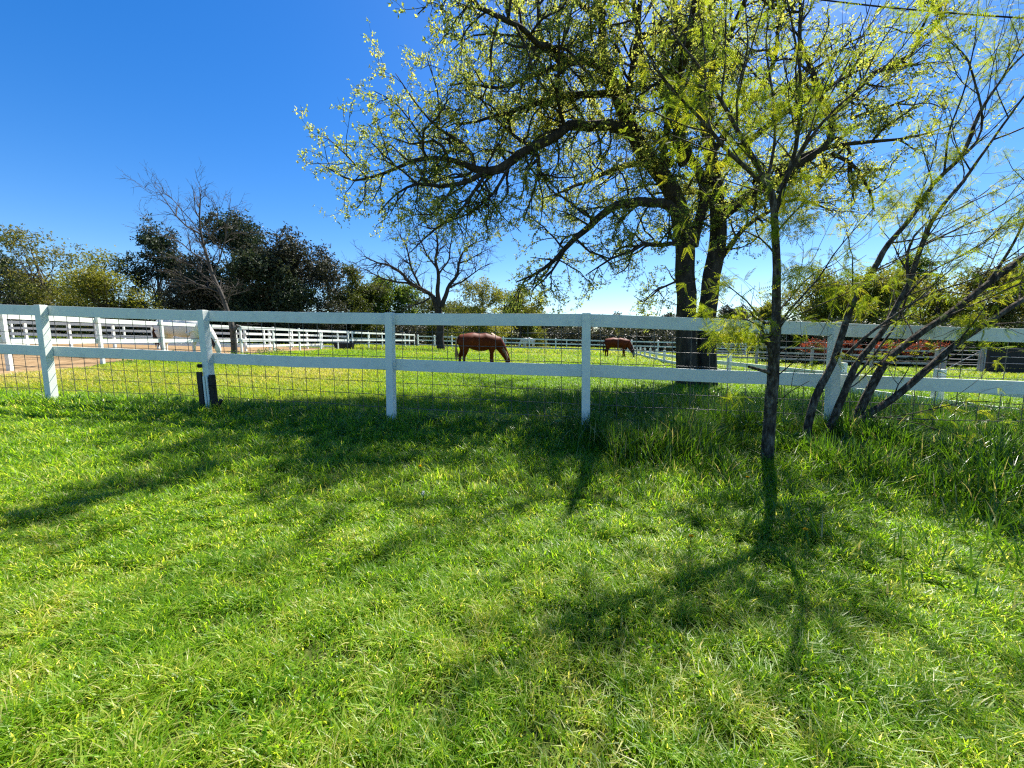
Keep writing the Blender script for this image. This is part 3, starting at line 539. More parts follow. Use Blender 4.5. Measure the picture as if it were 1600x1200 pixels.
# ------------------------------------------------------------------ board fences
def frame_rot(a): return Matrix.Rotation(a, 4, 'Z')
def near_fence():
    H = 1.37
    P = [(-9.0, 5.72, 0, 0)] + [(x, y, 0, 0) for x, y in FX] + [(6.0, 3.88, 0, 0), (8.5, 3.66, 0, 0)]
    tops = {1: (63, 477), 2: (316, 485), 3: (609, 489), 4: (916, 490), 5: (1306, 504)}
    bots = {1: (84, 640), 2: (333, 648), 3: (612, 664), 4: (915, 688), 5: (1296, 700)}
    fence = empty('board_fence', (P[4][0], P[4][1], g(P[4][0], 0)), 'near white two rail board fence with wire mesh crossing the whole view', 'fence', 'white board fences')
    B, T = [], []
    for i, (x, y, _, _) in enumerate(P):
        b = Vector((x, y, g(x, y)-.05)); t = Vector((x, y, g(x, y)+H))
        if i in tops: t = at(*tops[i], y)
        if i in bots:
            q = at(*bots[i], y); b = Vector((q.x, y, g(q.x, y)-.05))
        B.append(b); T.append(t)
    T[0] = T[1] + (B[0]-B[1]) + Vector((0, 0, .04)); T[6] = Vector((B[6].x, B[6].y, 0)); 
    q = at(1600, 513, 3.98); sl_ = (q.z - T[5].z)/(q.x - T[5].x)
    for k in (6, 7): T[k] = Vector((B[k].x, B[k].y, T[5].z + sl_*(B[k].x - T[5].x)))
    hw = .0455
    for i in range(len(P)):
        j0, j1 = max(0, i-1), min(len(P)-1, i+1); dr = (B[j1]-B[j0]); dr.z = 0; dr.normalize(); nr = Vector((-dr.y, dr.x, 0))
        W_ = Wood()
        sq = [(-1, -1), (1, -1), (1, 1), (-1, 1)]
        W_.hull([B[i]+dr*a*hw+nr*b*hw for a, b in sq], [T[i]+Vector((0, 0, .004))+dr*a*hw+nr*b*hw for a, b in sq])
        bevel(link('post', W_.mesh('post', False), M['paint'], fence))
    # the rails are nailed to the field side of the posts, each board its own part
    for i in range(len(P)-1):
        dr = (B[i+1]-B[i]); dr.z = 0; dr.normalize(); nr = Vector((-dr.y, dr.x, 0))
        for kind in ('top', 'mid'):
            def pt(k):
                ax = (T[k]-B[k]); f = 1.0 if kind == 'top' else 0.612
                return B[k] + ax*f + nr*(hw + .021)
            a, b = pt(i), pt(i+1); e = (b-a).normalized(); a, b = a + e*.0015, b - e*.0015
            if kind == 'mid' and i == 2: a.z -= .010; b.z += .004
            dn = Vector((0, 0, -.140)); W_ = Wood(); o1, o2 = nr*-.019, nr*.019
            n_s = 8; rs = random.Random(i*7+(kind == 'mid')); sag = rs.uniform(-.002, .010); ring = []
            for q_ in range(n_s+1):
                u = q_/n_s; c = a.lerp(b, u) + Vector((0, 0, -sag*4*u*(1-u) + (rs.gauss(0, .0012) if 0 < q_ < n_s else 0))); wv = nr*rs.gauss(0, .0012)
                ring += [c+dn+o1+wv, c+dn+o2+wv, c+o2+wv, c+o1+wv]
            W_.V.append(np.array([tuple(p) for p in ring])); QQ_ = [(0, 3, 2, 1), tuple(4*n_s+z for z in (0, 1, 2, 3))]
            for q_ in range(n_s):
                for z in range(4): z2 = (z+1) % 4; QQ_.append((4*q_+z, 4*q_+z2, 4*q_+4+z2, 4*q_+4+z))
            W_.Q.append(np.array(QQ_)); W_.n += len(ring)
            bevel(link('rail', W_.mesh('rail', False), M['paint'], fence), .003)
        # welded wire panel behind the rails
        W_ = Wood(); off = nr*(hw+.0435); L = (Vector((B[i+1].x, B[i+1].y, 0))-Vector((B[i].x, B[i].y, 0))).length
        rw = random.Random(i+50); nv = int(round(L/.203)); ph = rw.uniform(.1, .9)
        for k in range(nv):
            t = (k+ph)/nv; p0 = B[i].lerp(B[i+1], t)+off; p1 = T[i].lerp(T[i+1], t)+off; w1, w2 = rw.gauss(0, .004), rw.gauss(0, .004)
            W_.tube([p0+Vector((0, 0, .03)), p0.lerp(p1, .35)+dr*w1, p0.lerp(p1, .7)+dr*w2, p1-Vector((0, 0, .03))], [.0036]*4, 5)
        nh = 9
        for k in range(nh):
            t = .07 + .152*k/1.37*1.0; 
            if t > .96: break
            pts = []
            for s in range(9):
                u = s/8; pts.append(B[i].lerp(B[i+1], u).lerp(T[i].lerp(T[i+1], u), t) + off + nr*.004 + Vector((0, 0, rw.gauss(0, .003))))
            W_.tube(pts, [.0036]*9, 5)
        link('wire_mesh', W_.mesh('wire_mesh'), M['wire'], fence)
    # the repair at the foot of the second post
    b, t = B[2], T[2]; ax = (t-b).normalized(); d1 = (B[3]-B[2]); d1.z = 0; d1.normalize(); n1 = Vector((-d1.y, d1.x, 0))
    R = empty('post_splint', b+Vector((0, 0, .05)), 'black and white boards strapped as a splint round the foot of a leaning fence post', 'post splint')
    def slab(name, off, wdt, dep, z0, z1, mat):
        W_ = Wood(); o = b + d1*off[0] + n1*off[1]; sq = [(-1, -1), (1, -1), (1, 1), (-1, 1)]
        W_.hull([o+ax*z0+d1*a*wdt/2+n1*c*dep/2 for a, c in sq], [o+ax*z1+d1*a*wdt/2+n1*c*dep/2 for a, c in sq])
        return bevel(link(name, W_.mesh(name, False), mat, R), .003)
    slab('black_board', (-.080, -.062), .075, .028, .02, .62, M['black'])
    slab('white_channel', (-.008, -.068), .030, .020, .02, .56, M['paint']); slab('white_channel', (.034, -.066), .026, .018, .02, .57, M['paint'])
    slab('dark_board', (.014, -.056), .10, .014, .02, .55, M['black']); slab('dark_board', (.082, -.030), .050, .060, .02, .58, M['black'])
    for z in (.44, .70):
        c = b + ax*z - d1*(.060 if z > .6 else -.108) - n1*.06; W_ = Wood(); W_.box(c, .045, .04, .05, frame_rot(-.13)); W_.tube([c-n1*.02, c-n1*.04], [.010, .010], 8)
        bevel(link('bracket', W_.mesh('bracket', False), M['black'], R), .003)
    W_ = Wood(); c = b + d1*.125 - n1*.10 + Vector((0, 0, .04)); W_.box(c+Vector((.05, 0, .10)), .035, .03, .27, Matrix.Rotation(.55, 4, 'Y'))
    s = link('stake', W_.mesh('stake', False), M['black']); bevel(s, .003)
    tag(s, 'short black stake leaning out of the grass beside the splinted fence post', 'stake')
near_fence()

def rail_fence(name, label, pts, H, rails, spacing, mat, postw=.11, railh=.14, railt=.04, cap=False, group='white board fences', ground=0.0):
    """a run of posts and boards along the points (x, y)"""
    fence = empty(name, (pts[0][0], pts[0][1], g(*pts[0])), label, 'fence', group)
    for (x0, y0), (x1, y1) in zip(pts[:-1], pts[1:]):
        L = math.hypot(x1-x0, y1-y0); n = max(1, round(L/spacing)); a = math.atan2(y1-y0, x1-x0); nr = Vector((-math.sin(a), math.cos(a), 0))
        if nr.y > 0: nr = -nr     # boards face the camera side
        for k in range(n+1):
            if k == n and (x1, y1) != pts[-1]: continue
            x, y = x0+(x1-x0)*k/n, y0+(y1-y0)*k/n; W_ = Wood(); W_.box((x, y, g(x, y)+H/2-.05), postw, postw, H+.1, frame_rot(a))
            if cap: W_.hull([Vector((x+sx*postw*.62, y+sy*postw*.62, g(x, y)+H)) for sx, sy in ((-1,-1),(1,-1),(1,1),(-1,1))], [Vector((x+sx*.01, y+sy*.01, g(x, y)+H+.07)) for sx, sy in ((-1,-1),(1,-1),(1,1),(-1,1))])
            link('post', W_.mesh('post', False), mat, fence)
        for z in rails:
            W_ = Wood(); zc = z*H
            a0, b0 = Vector((x0, y0, g(x0, y0)+zc)), Vector((x1, y1, g(x1, y1)+zc)); o1, o2 = nr*(postw/2+.002), nr*(postw/2+.002+railt)
            # one board per bay, joined end to end
            W_.hull([a0+o1, b0+o1, b0+o2, a0+o2], [p+Vector((0, 0, railh)) for p in (a0+o1, b0+o1, b0+o2, a0+o2)])
            link('rail', W_.mesh('rail', False), mat, fence)
    return fence
rail_fence('board_fence', 'long white fence running away along the sand arena on the left', [(-12.2, 7.0), (-13.3, 12.5), (-14.0, 20), (-13.6, 33), (-11.6, 46)], 1.50, (.875, .44), 2.75, M['paint'], .085, .14, .03)
rail_fence('board_fence', 'white four rail fence crossing the back of the sand arena', [(-60, 33.5), (-14.2, 33.5)], 1.55, (.90, .62, .34, .06), 2.44, M['paint'])
rail_fence('board_fence', 'white pen fence inside the arena behind the cream horse', [(-48, 23.5), (-16.2, 23.5), (-16.2, 33)], 1.5, (.90, .66, .42, .16), 2.6, M['paint'])
rail_fence('board_fence', 'white fence of a small paddock beyond the arena near the dark cedars', [(-36, 46), (-12.2, 46)], 1.5, (.90, .50, .1), 2.44, M['paint'])
rail_fence('board_fence', 'far white capped fence crossing the pasture behind the chestnut horses', [(-11.4, 47), (-7, 45), (8, 44), (23, 38)], 1.38, (.86, .52, .14), 2.9, M['paint'], .13, .13, .04, True)
rail_fence('board_fence', 'far white fence in front of the distant woods', [(-7, 58), (14, 56), (36, 50)], 1.4, (.85, .45), 2.9, M['paint'], .13, .15)
rail_fence('board_fence', 'low white fence leading away from the right edge past the oak', [(8.1, 5.2), (7.75, 9), (7.7, 16), (8.3, 21), (12, 40)], .76, (.53, .12), 2.3, M['paint'], .12, .13, .04)
rail_fence('rail_fence', 'grey weathered three rail fence below the red leaved shrubs', [(11.8, 23.5), (22.1, 20.05)], 1.12, (.90, .62, .32), 2.9, M['greyplank'], .12, .10, .04, True, 'grey rail fences')

# ------------------------------------------------------------------ gate, screen and trough
def pipe_gate():
    a, b = Vector((22.45, 19.9, 0)), Vector((23.65, 19.5, 0)); a.z, b.z = g(a.x, 0), g(b.x, 0)
    t = empty('field_gate', a, 'pale tubular field gate with a diagonal brace beside the dark screen', 'gate')
    up = Vector((0, 0, 1)); fr = Wood()
    for p in (a, b): fr.tube([p+up*.12, p+up*1.15], [.03, .03], 8)
    link('gate_frame', fr.mesh('gate_frame'), M['greyplank'], t)
    for z in (.15, .42, .68, .92, 1.13):
        w_ = Wood(); w_.tube([a+up*z, b+up*z], [.022, .022], 8); link('bar', w_.mesh('bar'), M['greyplank'], t)
    w_ = Wood(); w_.tube([a+up*.15+Vector((0, -.03, 0)), b+up*1.12+Vector((0, -.03, 0))], [.02, .02], 8); link('brace', w_.mesh('brace'), M['greyplank'], t)
    for p, n in ((a - (b-a).normalized()*.15, 1), (b + (b-a).normalized()*.14, 1)):
        w_ = Wood(); w_.box(p+up*.62, .15, .15, 1.34); link('gate_post', w_.mesh('gate_post', False), M['greyplank'], t)
pipe_gate()
def screen():
    a = Vector((24.0, 19.4, 0)); b = Vector((31.0, 18.2, 0)); a.z, b.z = g(a.x, 0), g(b.x, 0); up = Vector((0, 0, 1)); n = 4
    t = empty('pen_screen', a, 'black panelled pen screen at the right edge beside the pale gate', 'screen')
    dr = (b-a).normalized(); nr = Vector((dr.y, -dr.x, 0)).normalized()
    for k in range(n+1):
        p = a.lerp(b, k/n); w_ = Wood(); w_.box(p+up*.68, .10, .10, 1.5, frame_rot(math.atan2(dr.y, dr.x))); link('post', w_.mesh('post', False), M['black'], t)
    for k in range(n):
        p, q = a.lerp(b, k/n)+dr*.052, a.lerp(b, (k+1)/n)-dr*.052; w_ = Wood()
        for j in range(5):
            z0 = .06+j*.26; w_.hull([p+up*z0-nr*.012, q+up*z0-nr*.012, q+up*z0+nr*.012, p+up*z0+nr*.012], [p+up*(z0+.25)-nr*.012, q+up*(z0+.25)-nr*.012, q+up*(z0+.25)+nr*.012, p+up*(z0+.25)+nr*.012])
        link('panel', w_.mesh('panel', False), M['black'], t)
    for z in (.55, .86):
        w_ = Wood(); w_.tube([a+up*z+nr*.08, b+up*z+nr*.08], [.016, .016], 6); link('rail', w_.mesh('rail'), M['greyplank'], t)
screen()
def trough():
    c = onground(541, 31); t = empty('water_trough', c, 'long black water trough behind the white arena fence', 'trough')
    w_ = Wood(); up = Vector((0, 0, 1)); L, Wd, h = 1.5, .55, .55
    def rect(l, w2, z): return [c+Vector((sx*l/2, sy*w2/2, z)) for sx, sy in ((-1,-1),(1,-1),(1,1),(-1,1))]
    o, i_ = rect(L, Wd, h), rect(L-.08, Wd-.08, h); b = rect(L-.2, Wd-.12, 0); ib = rect(L-.25, Wd-.2, .1)
    w_.V.append(np.array([tuple(p) for p in b+o+i_+ib])); Q = []
    for k in range(4):
        k2 = (k+1) % 4; Q += [(k, k2, 4+k2, 4+k), (4+k, 4+k2, 8+k2, 8+k), (8+k, 8+k2, 12+k2, 12+k)]
    Q.append((12, 13, 14, 15)); w_.Q.append(np.array(Q)); w_.n += 16
    link('tub', w_.mesh('tub', False), M['black'], t)
    w2 = Wood(); r = rect(L-.10, Wd-.1, .45); w2.V.append(np.array([tuple(p) for p in r])); w2.Q.append(np.array([(0, 1, 2, 3)])); link('water', w2.mesh('water', False), M['rubber'], t)
trough()
def cable():
    w_ = Wood(); a, b = at(1180, -14, 7.4), at(1700, 34, 6.2); pts = [a.lerp(b, i/24) - Vector((0, 0, .06*math.sin(math.pi*i/24))) for i in range(25)]
    ext0 = a + (a-b)*1.2; ext1 = b + (b-a)*.8
    w_.tube([ext0]+pts+[ext1], [.011]*27, 8)
    o = link('overhead_cable', w_.mesh('overhead_cable'), M['rubber']); tag(o, 'thick black overhead cable passing behind the leaves at the upper right', 'cable')
cable()

# ------------------------------------------------------------------ horses
def horse_mat(name, body, dark):
    return solid_mat(name, [(0.3, dark), (0.7, body)], 1.6, 0.6, 0.1, 90, spec=0.12)
def make_horse(loc, rz, scale, label, mats, mask=None, group='grazing horses', swing=0.0, neckturn=0.0):
    body, hair = mats
    root = empty('horse', loc, label, 'horse', group, rz); root.scale = (scale,)*3
    V, E, R = [], [], []
    def chain(start, pts):
        prev = start
        for (x, y, z, rx, ry) in pts:
            V.append((x, y, z)); R.append((rx, ry)); i = len(V)-1
            if prev is not None: E.append((prev, i))
            prev = i
        return prev
    # horse faces +x; ground at z 0, withers near 1.5
    r0 = chain(None, [(-.60, 0, 1.17, .30, .32)])            # pelvis = root
    r1 = chain(r0, [(-.32, 0, 1.12, .32, .33)]); r2 = chain(r1, [(0, 0, 1.04, .33, .335)]); r3 = chain(r2, [(.30, 0, 1.08, .31, .35)]); r4 = chain(r3, [(.53, 0, 1.13, .26, .34)])
    n = neckturn
    nk = chain(r4, [(.74, .02*n, 1.06, .185, .25), (.92, .06*n, .84, .14, .19), (1.06, .12*n, .60, .11, .15), (1.14, .16*n, .44, .095, .12)])
    hd = chain(nk, [(1.19, .20*n, .34, .10, .115), (1.22, .24*n, .21, .072, .085), (1.22, .27*n, .10, .058, .065), (1.22, .28*n, .05, .048, .048)])
    tl = chain(r0, [(-.86, 0, 1.24, .11, .12)])
    for s, sw in ((-1, 1), (1, -1)):
        k = swing*sw
        chain(r0, [(-.66, .14*s, .95, .20, .25), (-.62+k*.4, .15*s, .72, .125, .165), (-.74+k, .15*s, .50, .062, .072), (-.73+k, .15*s, .26, .042, .045), (-.71+k, .15*s, .12, .046, .05), (-.68+k, .15*s, .03, .052, .058)])
        chain(r4, [(.52, .14*s, .92, .17, .19), (.50-k*.3, .14*s, .70, .095, .11), (.50-k*.7, .14*s, .46, .055, .062), (.50-k, .14*s, .26, .042, .044), (.51-k, .14*s, .12, .045, .048), (.54-k, .14*s, .03, .052, .058)])
    me = bpy.data.meshes.new('body'); me.from_pydata(V, E, []); me.update()
    o = bpy.data.objects.new('body', me); COL.objects.link(o); o.parent = root; me.materials.append(body)
    sk = o.modifiers.new('skin', 'SKIN'); sub = o.modifiers.new('sub', 'SUBSURF'); sub.levels = 2; sub.render_levels = 2
    sv = me.skin_vertices[0].data
    for i, (a, b) in enumerate(R): k = 1.16 if V[i][2] > .55 and abs(V[i][1]) < .1 else 1.12; sv[i].radius = (a*k, b*k)
    sv[0].use_root = True; sk.use_smooth_shade = True
    # ears
    for s in (-1, 1):
        w_ = Wood(); b = Vector((1.11, .16*n+.055*s, .48)); w_.tube([b, b+Vector((.07, .02*s, .05)), b+Vector((.15, .035*s, .115))], [.035, .034, .006], 8)
        link('ear', w_.mesh('ear'), body, root, False)
    # tail and mane hang as strands of hair
    rr = random.Random(3); w_ = Wood()
    for k in range(26):
        y = rr.gauss(0, .035); p = Vector((-.87, y, 1.30)); e = rr.uniform(.28, .5)
        w_.tube([p, p+Vector((-.07, y*.5, -.10)), p+Vector((-.10, y, -.42)), p+Vector((-.06+rr.gauss(0, .03), y*1.3, -1.27+e))], [.016, .024, .024, .006], 5)
    link('tail', w_.mesh('tail'), hair, root, False)
    w_ = Wood(); crest = [(.50, 1.46), (.74, 1.30), (.96, 1.03), (1.12, .72), (1.19, .50)]
    for k in range(44):
        t = k/43*4; i = min(3, int(t)); f = t-i; x = crest[i][0]*(1-f)+crest[i+1][0]*f; z = crest[i][1]*(1-f)+crest[i+1][1]*f
        s = -1; p = Vector((x, 0.1*n*t/4, z)); w_.tube([p-Vector((.02, 0, .03)), p+Vector((.0, .05*s, -.01)), p+Vector((-.03, .125*s, -.10)), p+Vector((-.05+rr.gauss(0, .02), .135*s, -.24+rr.gauss(0, .03)))], [.02, .022, .018, .004], 5)
    link('mane', w_.mesh('mane'), hair, root, False)
    if mask:
        w_ = Wood(); w_.tube([(1.15, .17*n, .43), (1.19, .20*n, .35), (1.22, .24*n, .22), (1.22, .265*n, .12)], [.125, .128, .092, .075], 12); link('fly_mask', w_.mesh('fly_mask'), mask, root, False)
    hm = M['black']
    for s, sw in ((-1, 1), (1, -1)):
        for x in (-.67+swing*sw, .55-swing*sw):
            w_ = Wood(); w_.tube([(x, (.15 if x < 0 else .14)*s, .075), (x+.03, (.15 if x < 0 else .14)*s, 0)], [.050, .066], 10); link('hoof', w_.mesh('hoof'), hm, root, False)
    return root
chest = horse_mat('chestnut_coat', (0.15, 0.028, 0.005), (0.08, 0.014, 0.003)); flax = solid_mat('flaxen_mane', [(0.3, (0.24, 0.12, 0.06)), (0.7, (0.42, 0.27, 0.17))], 20, 0.5)
cream = horse_mat('cream_coat', (0.86, 0.82, 0.72), (0.80, 0.74, 0.62)); brownhair = solid_mat('brown_tail_hair', [(0.3, (0.05, 0.022, 0.012)), (0.7, (0.12, 0.05, 0.028))], 20, 0.5)
pale = horse_mat('pale_grey_coat', (0.72, 0.70, 0.66), (0.6, 0.58, 0.54)); darkhair = solid_mat('dark_chestnut_hair', [(0.3, (0.04, 0.014, 0.008)), (0.7, (0.09, 0.03, 0.016))], 20, 0.5)
maskm = solid_mat('grey_fly_mask_mesh', [(0.3, (0.16, 0.19, 0.20)), (0.7, (0.28, 0.32, 0.33))], 60, 0.8)
make_horse(onground(750, 14.6), math.radians(14), .92, 'chestnut horse with pale mane grazing close behind the fence, head right', (chest, flax), swing=.07, neckturn=.3)
make_horse(onground(962, 28.5), math.radians(-12), 1.0, 'smaller distant chestnut horse wearing a grey fly mask over its head', (chest, darkhair), maskm, swing=.06, neckturn=.4)
make_horse(onground(294, 17.2), math.radians(2), 1.2, 'cream white horse with brown tail grazing behind the arena fence', (cream, brownhair), swing=.06)
make_horse(onground(824, 53.0), math.radians(175), .98, 'pale grey horse far off behind the white capped fence', (pale, pale), swing=.04)

# ------------------------------------------------------------------ trees of the background
def bg_tree(name, label, px, d, ytop, halfw, mat, bark, seed, kind='round', leaf=0.26, n_clump=150, per=34, low=0.12, under=None, twigs=0, trunk=0.22, depth=0.8, group='trees round the pasture', lean=0.0, tmean=.45):
    """a tree at photo column px, d metres ahead, whose crown tops out at photo row ytop and is 2*halfw pixels wide"""
    rng = np.random.default_rng(seed); G = Grower(seed); base = onground(px, d)
    Hh = at(px, ytop, d).z - base.z; hw = halfw*d/(F*CP)
    root = empty(name, base, label, 'tree' if 'shrub' not in name else 'shrub', group)
    tp = [base+Vector((0, 0, -.1)), base+Vector((.1, 0, Hh*.25)), base+Vector((lean*.5, .1, Hh*.5)), base+Vector((lean, 0, Hh*.85))]
    sm, rr = G.limb(tp, [trunk, trunk*.8, trunk*.5, trunk*.12], .5, .03)
    # clump centres on lumps around the crown
    n_l = 15; n_clump = int(n_clump*1.7); lumps = []
    for k in range(n_l):
        a = rng.uniform(0, 6.28); zz = rng.uniform(low+(.12 if low > .06 else -.02), .86)
        env = min(1.0, 1.25*math.cos(max(0.0, (zz-low)/(1-low))**1.6*math.pi/2*.95)**.7) if kind == 'round' else max(.12, 1-(zz-low)/(1-low)*.9)
        rad = env*hw*rng.uniform(.30, .88); lumps.append((base.x+lean*zz+math.cos(a)*rad, base.y+math.sin(a)*rad*depth, base.z+Hh*zz, hw*rng.uniform(.28, .5)*(env*.7+.3), Hh*rng.uniform(.10, .2)))
    lumps.append((base.x+lean, base.y, base.z+Hh*.86, hw*.32, Hh*.14))
    C = []
    for k in range(n_clump):
        L = lumps[rng.integers(0, len(lumps))]; v = rng.normal(0, 1, 3); v /= np.linalg.norm(v); rr_ = rng.uniform(.45, 1.05)
        C.append((L[0]+v[0]*L[3]*rr_, L[1]+v[1]*L[3]*rr_, max(base.z+Hh*low*.6, L[2]+v[2]*L[4]*rr_)))
    if kind == 'cone':
        for k in range(n_clump):
            zz = rng.uniform(low, 1.0)**1.1; a = rng.uniform(0, 6.28); R = hw*(1.02-zz)**.75*rng.uniform(.5, 1.05)+.05
            C.append((base.x+math.cos(a)*R, base.y+math.sin(a)*R, base.z+Hh*zz))
    C = np.array(C); cr = hw*.13+.18
    pos = np.repeat(C, per, axis=0) + rng.normal(0, 1, (len(C)*per, 3))*cr*np.array([.62, .62, .42])
    tn = np.repeat(np.clip(rng.normal(tmean, .17, len(C)), 0, 1), per)
    D = rng.normal(0, 1, pos.shape) + np.array([0, 0, -.2])
    V, q, t = scatter(rng, [leaf_cluster(rng, 3, leaf, leaf*.42) for _ in range(4)], pos, D, rng.uniform(.6, 1.2, len(pos)), tn)
    link('crown', mesh_np('crown', V, q, t), mat, root)
    if under:
        n2 = 1100; P2 = np.stack([base.x+rng.normal(0, hw*.55, n2), base.y+.3+rng.normal(0, hw*.3, n2), base.z+Hh*.62*rng.uniform(0, 1, n2)], 1)
        V, q, t = scatter(rng, [leaf_cluster(rng, 3, leaf, leaf*.42) for _ in range(4)], P2, rng.normal(0, 1, P2.shape), rng.uniform(.6, 1.2, n2), np.clip(rng.normal(.3, .2, n2), 0, 1))
        link('lower_foliage', mesh_np('lower_foliage', V, q, t), under, root)
    for k in range(0, len(C), 5):
        c = Vector(C[k]); i = min(len(sm)-1, int(len(sm)*rng.uniform(.2, .8))); p = sm[i]; mid = p.lerp(c, .5)+G.rv()*.2+Vector((0, 0, -.1*(c-p).length))
        r = min(rr[i]*.5, .08); G.wood.tube([p, p.lerp(mid, .5)+G.rv()*.06, mid, mid.lerp(c, .5)+G.rv()*.1, c], [r, r*.8, r*.6, r*.4, r*.15], 5)
    cfg = [None, dict(num=lambda L: L, ang=(20, 60), len=(.6, 1.4), rmin=.012, rmax=.03, seg=.25, wig=.18, up=.05, end=.3)]
    for k in range(twigs):
        c = Vector(C[rng.integers(0, len(C))]); dd = Vector((rng.normal(0, .5), rng.normal(0, .5), 1)); G.branch(c, dd, rng.uniform(.8, 2.0), .02, 1, cfg+[dict(num=lambda L: L*2, ang=(20, 50), len=(.3, .7), rmin=.008, rmax=.012, seg=.2, wig=.15, up=.03, end=.4)])
    link('trunk', G.wood.mesh('trunk'), bark, root)
    return root
def bare_tree(name, label, traced, d, cfg, seed, bark, base, t0=.3, leafmat=None, dens=1.0, thick=1.0):
    rng = np.random.default_rng(seed); G = Grower(seed); root = empty(name, base, label, 'tree', 'bare trees')
    for L in traced:
        pts = [at(a, b, d+c) for a, b, c, r in L]; sm, rr = G.limb(pts, [r*thick for *_, r in L], .35, .05)
        ln = sum((sm[i+1]-sm[i]).length for i in range(len(sm)-1)); G.children(sm, rr, ln, 1, cfg, t0 if rr[0] < .25 else .45, dens)
    link('trunk', G.wood.mesh('trunk'), bark, root)
    if leafmat and G.tips: crown_from(G, rng, [leaf_cluster(rng, 2, .12, .05) for _ in range(3)], (.7, 1.1), leafmat, root, lambda C, r: np.clip(r.normal(.5, .2, len(C)), 0, 1), .05, .6)
    return root
# bare tree by the arena fence
b = onground(366, 18.4)
T = [[(366, 562, 0, .17), (364, 530, 0, .16), (362, 505, 0, .15), (352, 480, 0, .12), (343, 455, 0, .105), (333, 432, 0, .09), (326, 410, 0, .08), (318, 385, 0, .07), (312, 362, 0, .055), (311, 340, 0, .042), (314, 315, 0, .03), (312, 292, 0, .014)],
     [(364, 520, 0, .10), (369, 512, -.1, .08), (371, 508, -.12, .075)],
     [(312, 365, 0, .05), (290, 355, 0, .042), (275, 338, 0, .034), (262, 318, 0, .024), (248, 296, 0, .010)],
     [(345, 458, 0, .06), (330, 450, -.2, .05), (305, 445, -.3, .035), (285, 430, -.4, .02), (270, 418, -.4, .01)],
     [(333, 432, 0, .05), (345, 405, .2, .04), (352, 370, .3, .03), (355, 340, .3, .02), (360, 310, .3, .01)],
     [(326, 410, 0, .045), (300, 395, .3, .035), (270, 372, .4, .025), (240, 360, .4, .015), (220, 348, .4, .007)],
     [(318, 385, 0, .035), (335, 360, -.2, .028), (340, 330, -.3, .018), (330, 305, -.3, .01)],
     [(312, 362, 0, .03), (285, 330, -.2, .022), (268, 305, -.3, .014), (243, 300, -.3, .008)],
     [(349, 470, 0, .04), (365, 455, -.1, .03), (372, 440, -.1, .015)],
     [(340, 450, 0, .05), (312, 425, -.5, .04), (290, 405, -.6, .03), (262, 400, -.7, .015)],
     [(352, 375, .3, .025), (370, 352, .3, .018), (378, 330, .3, .008)]]
CB = [None, dict(num=lambda L: L*2.3, ang=(25, 60), len=(.6, 1.5), rmin=.010, rmax=.024, seg=.2, wig=.14, up=.04, end=.35, t0=.15),
      dict(num=lambda L: L*3.6, ang=(20, 55), len=(.25, .8), rmin=.006, rmax=.010, seg=.15, wig=.15, up=.03, end=.5),
      dict(num=lambda L: L*5, ang=(20, 55), len=(.12, .35), rmin=.0045, rmax=.006, seg=.09, wig=.15, up=.03, end=.6)]
bare_tree('bare_tree', 'bare leafless tree leaning left beside the long arena fence', T, 18.4, CB, 71, M['bark3'], b, dens=1.3, thick=.78)
# bare oak in the pasture
b = onground(687, 37)
T = [[(690, 552, 0, .42), (688, 530, 0, .36), (688, 500, 0, .34), (682, 475, 0, .32), (675, 462, 0, .2), (660, 452, 0, .18), (640, 443, -.5, .16), (625, 425, -.8, .13), (610, 415, -1, .10), (590, 410, -1.2, .07), (568, 400, -1.2, .03)],
     [(687, 480, 0, .26), (684, 455, 0, .2), (685, 430, 0, .16), (680, 410, 0, .13), (684, 385, 0, .10), (680, 360, .3, .06), (688, 340, .3, .03)],
     [(690, 480, 0, .24), (700, 450, 0, .18), (714, 430, .3, .14), (716, 410, .5, .11), (722, 395, .6, .09), (740, 380, .8, .06), (768, 372, .9, .03)],
     [(660, 452, 0, .12), (645, 425, .5, .10), (640, 400, .6, .08), (630, 375, .7, .05), (618, 355, .7, .02)],
     [(640, 443, -.5, .10), (615, 440, -.8, .08), (590, 432, -1, .06), (572, 420, -1, .03), (555, 415, -1, .015)],
     [(716, 412, .5, .08), (735, 405, .2, .06), (752, 395, 0, .04), (770, 385, 0, .02)],
     [(683, 420, 0, .09), (665, 395, -.4, .07), (655, 370, -.5, .05), (650, 350, -.5, .02)],
     [(685, 430, 0, .09), (702, 405, -.6, .07), (705, 375, -.8, .05), (712, 350, -.8, .02)],
     [(700, 450, 0, .09), (722, 440, -.8, .07), (742, 425, -1, .05), (765, 412, -1, .02)],
     [(672, 465, 0, .09), (655, 475, -.6, .07), (640, 478, -.8, .05), (625, 490, -.9, .03)]]
CB2 = [None, dict(num=lambda L: L*2.9, ang=(30, 75), len=(.9, 2.2), rmin=.018, rmax=.05, seg=.3, wig=.24, up=.02, end=.35, t0=.15),
       dict(num=lambda L: L*2.0, ang=(25, 70), len=(.5, 1.1), rmin=.011, rmax=.018, seg=.22, wig=.22, up=.02, end=.5),
       dict(num=lambda L: L*2.6, ang=(25, 60), len=(.25, .5), rmin=.008, rmax=.011, seg=.16, wig=.2, up=.02, end=.6)]
bare_tree('bare_tree', 'spreading bare oak with crooked limbs standing in the pasture left of the chestnut horse', T, 37, CB2, 72, M['bark'], b, .2)
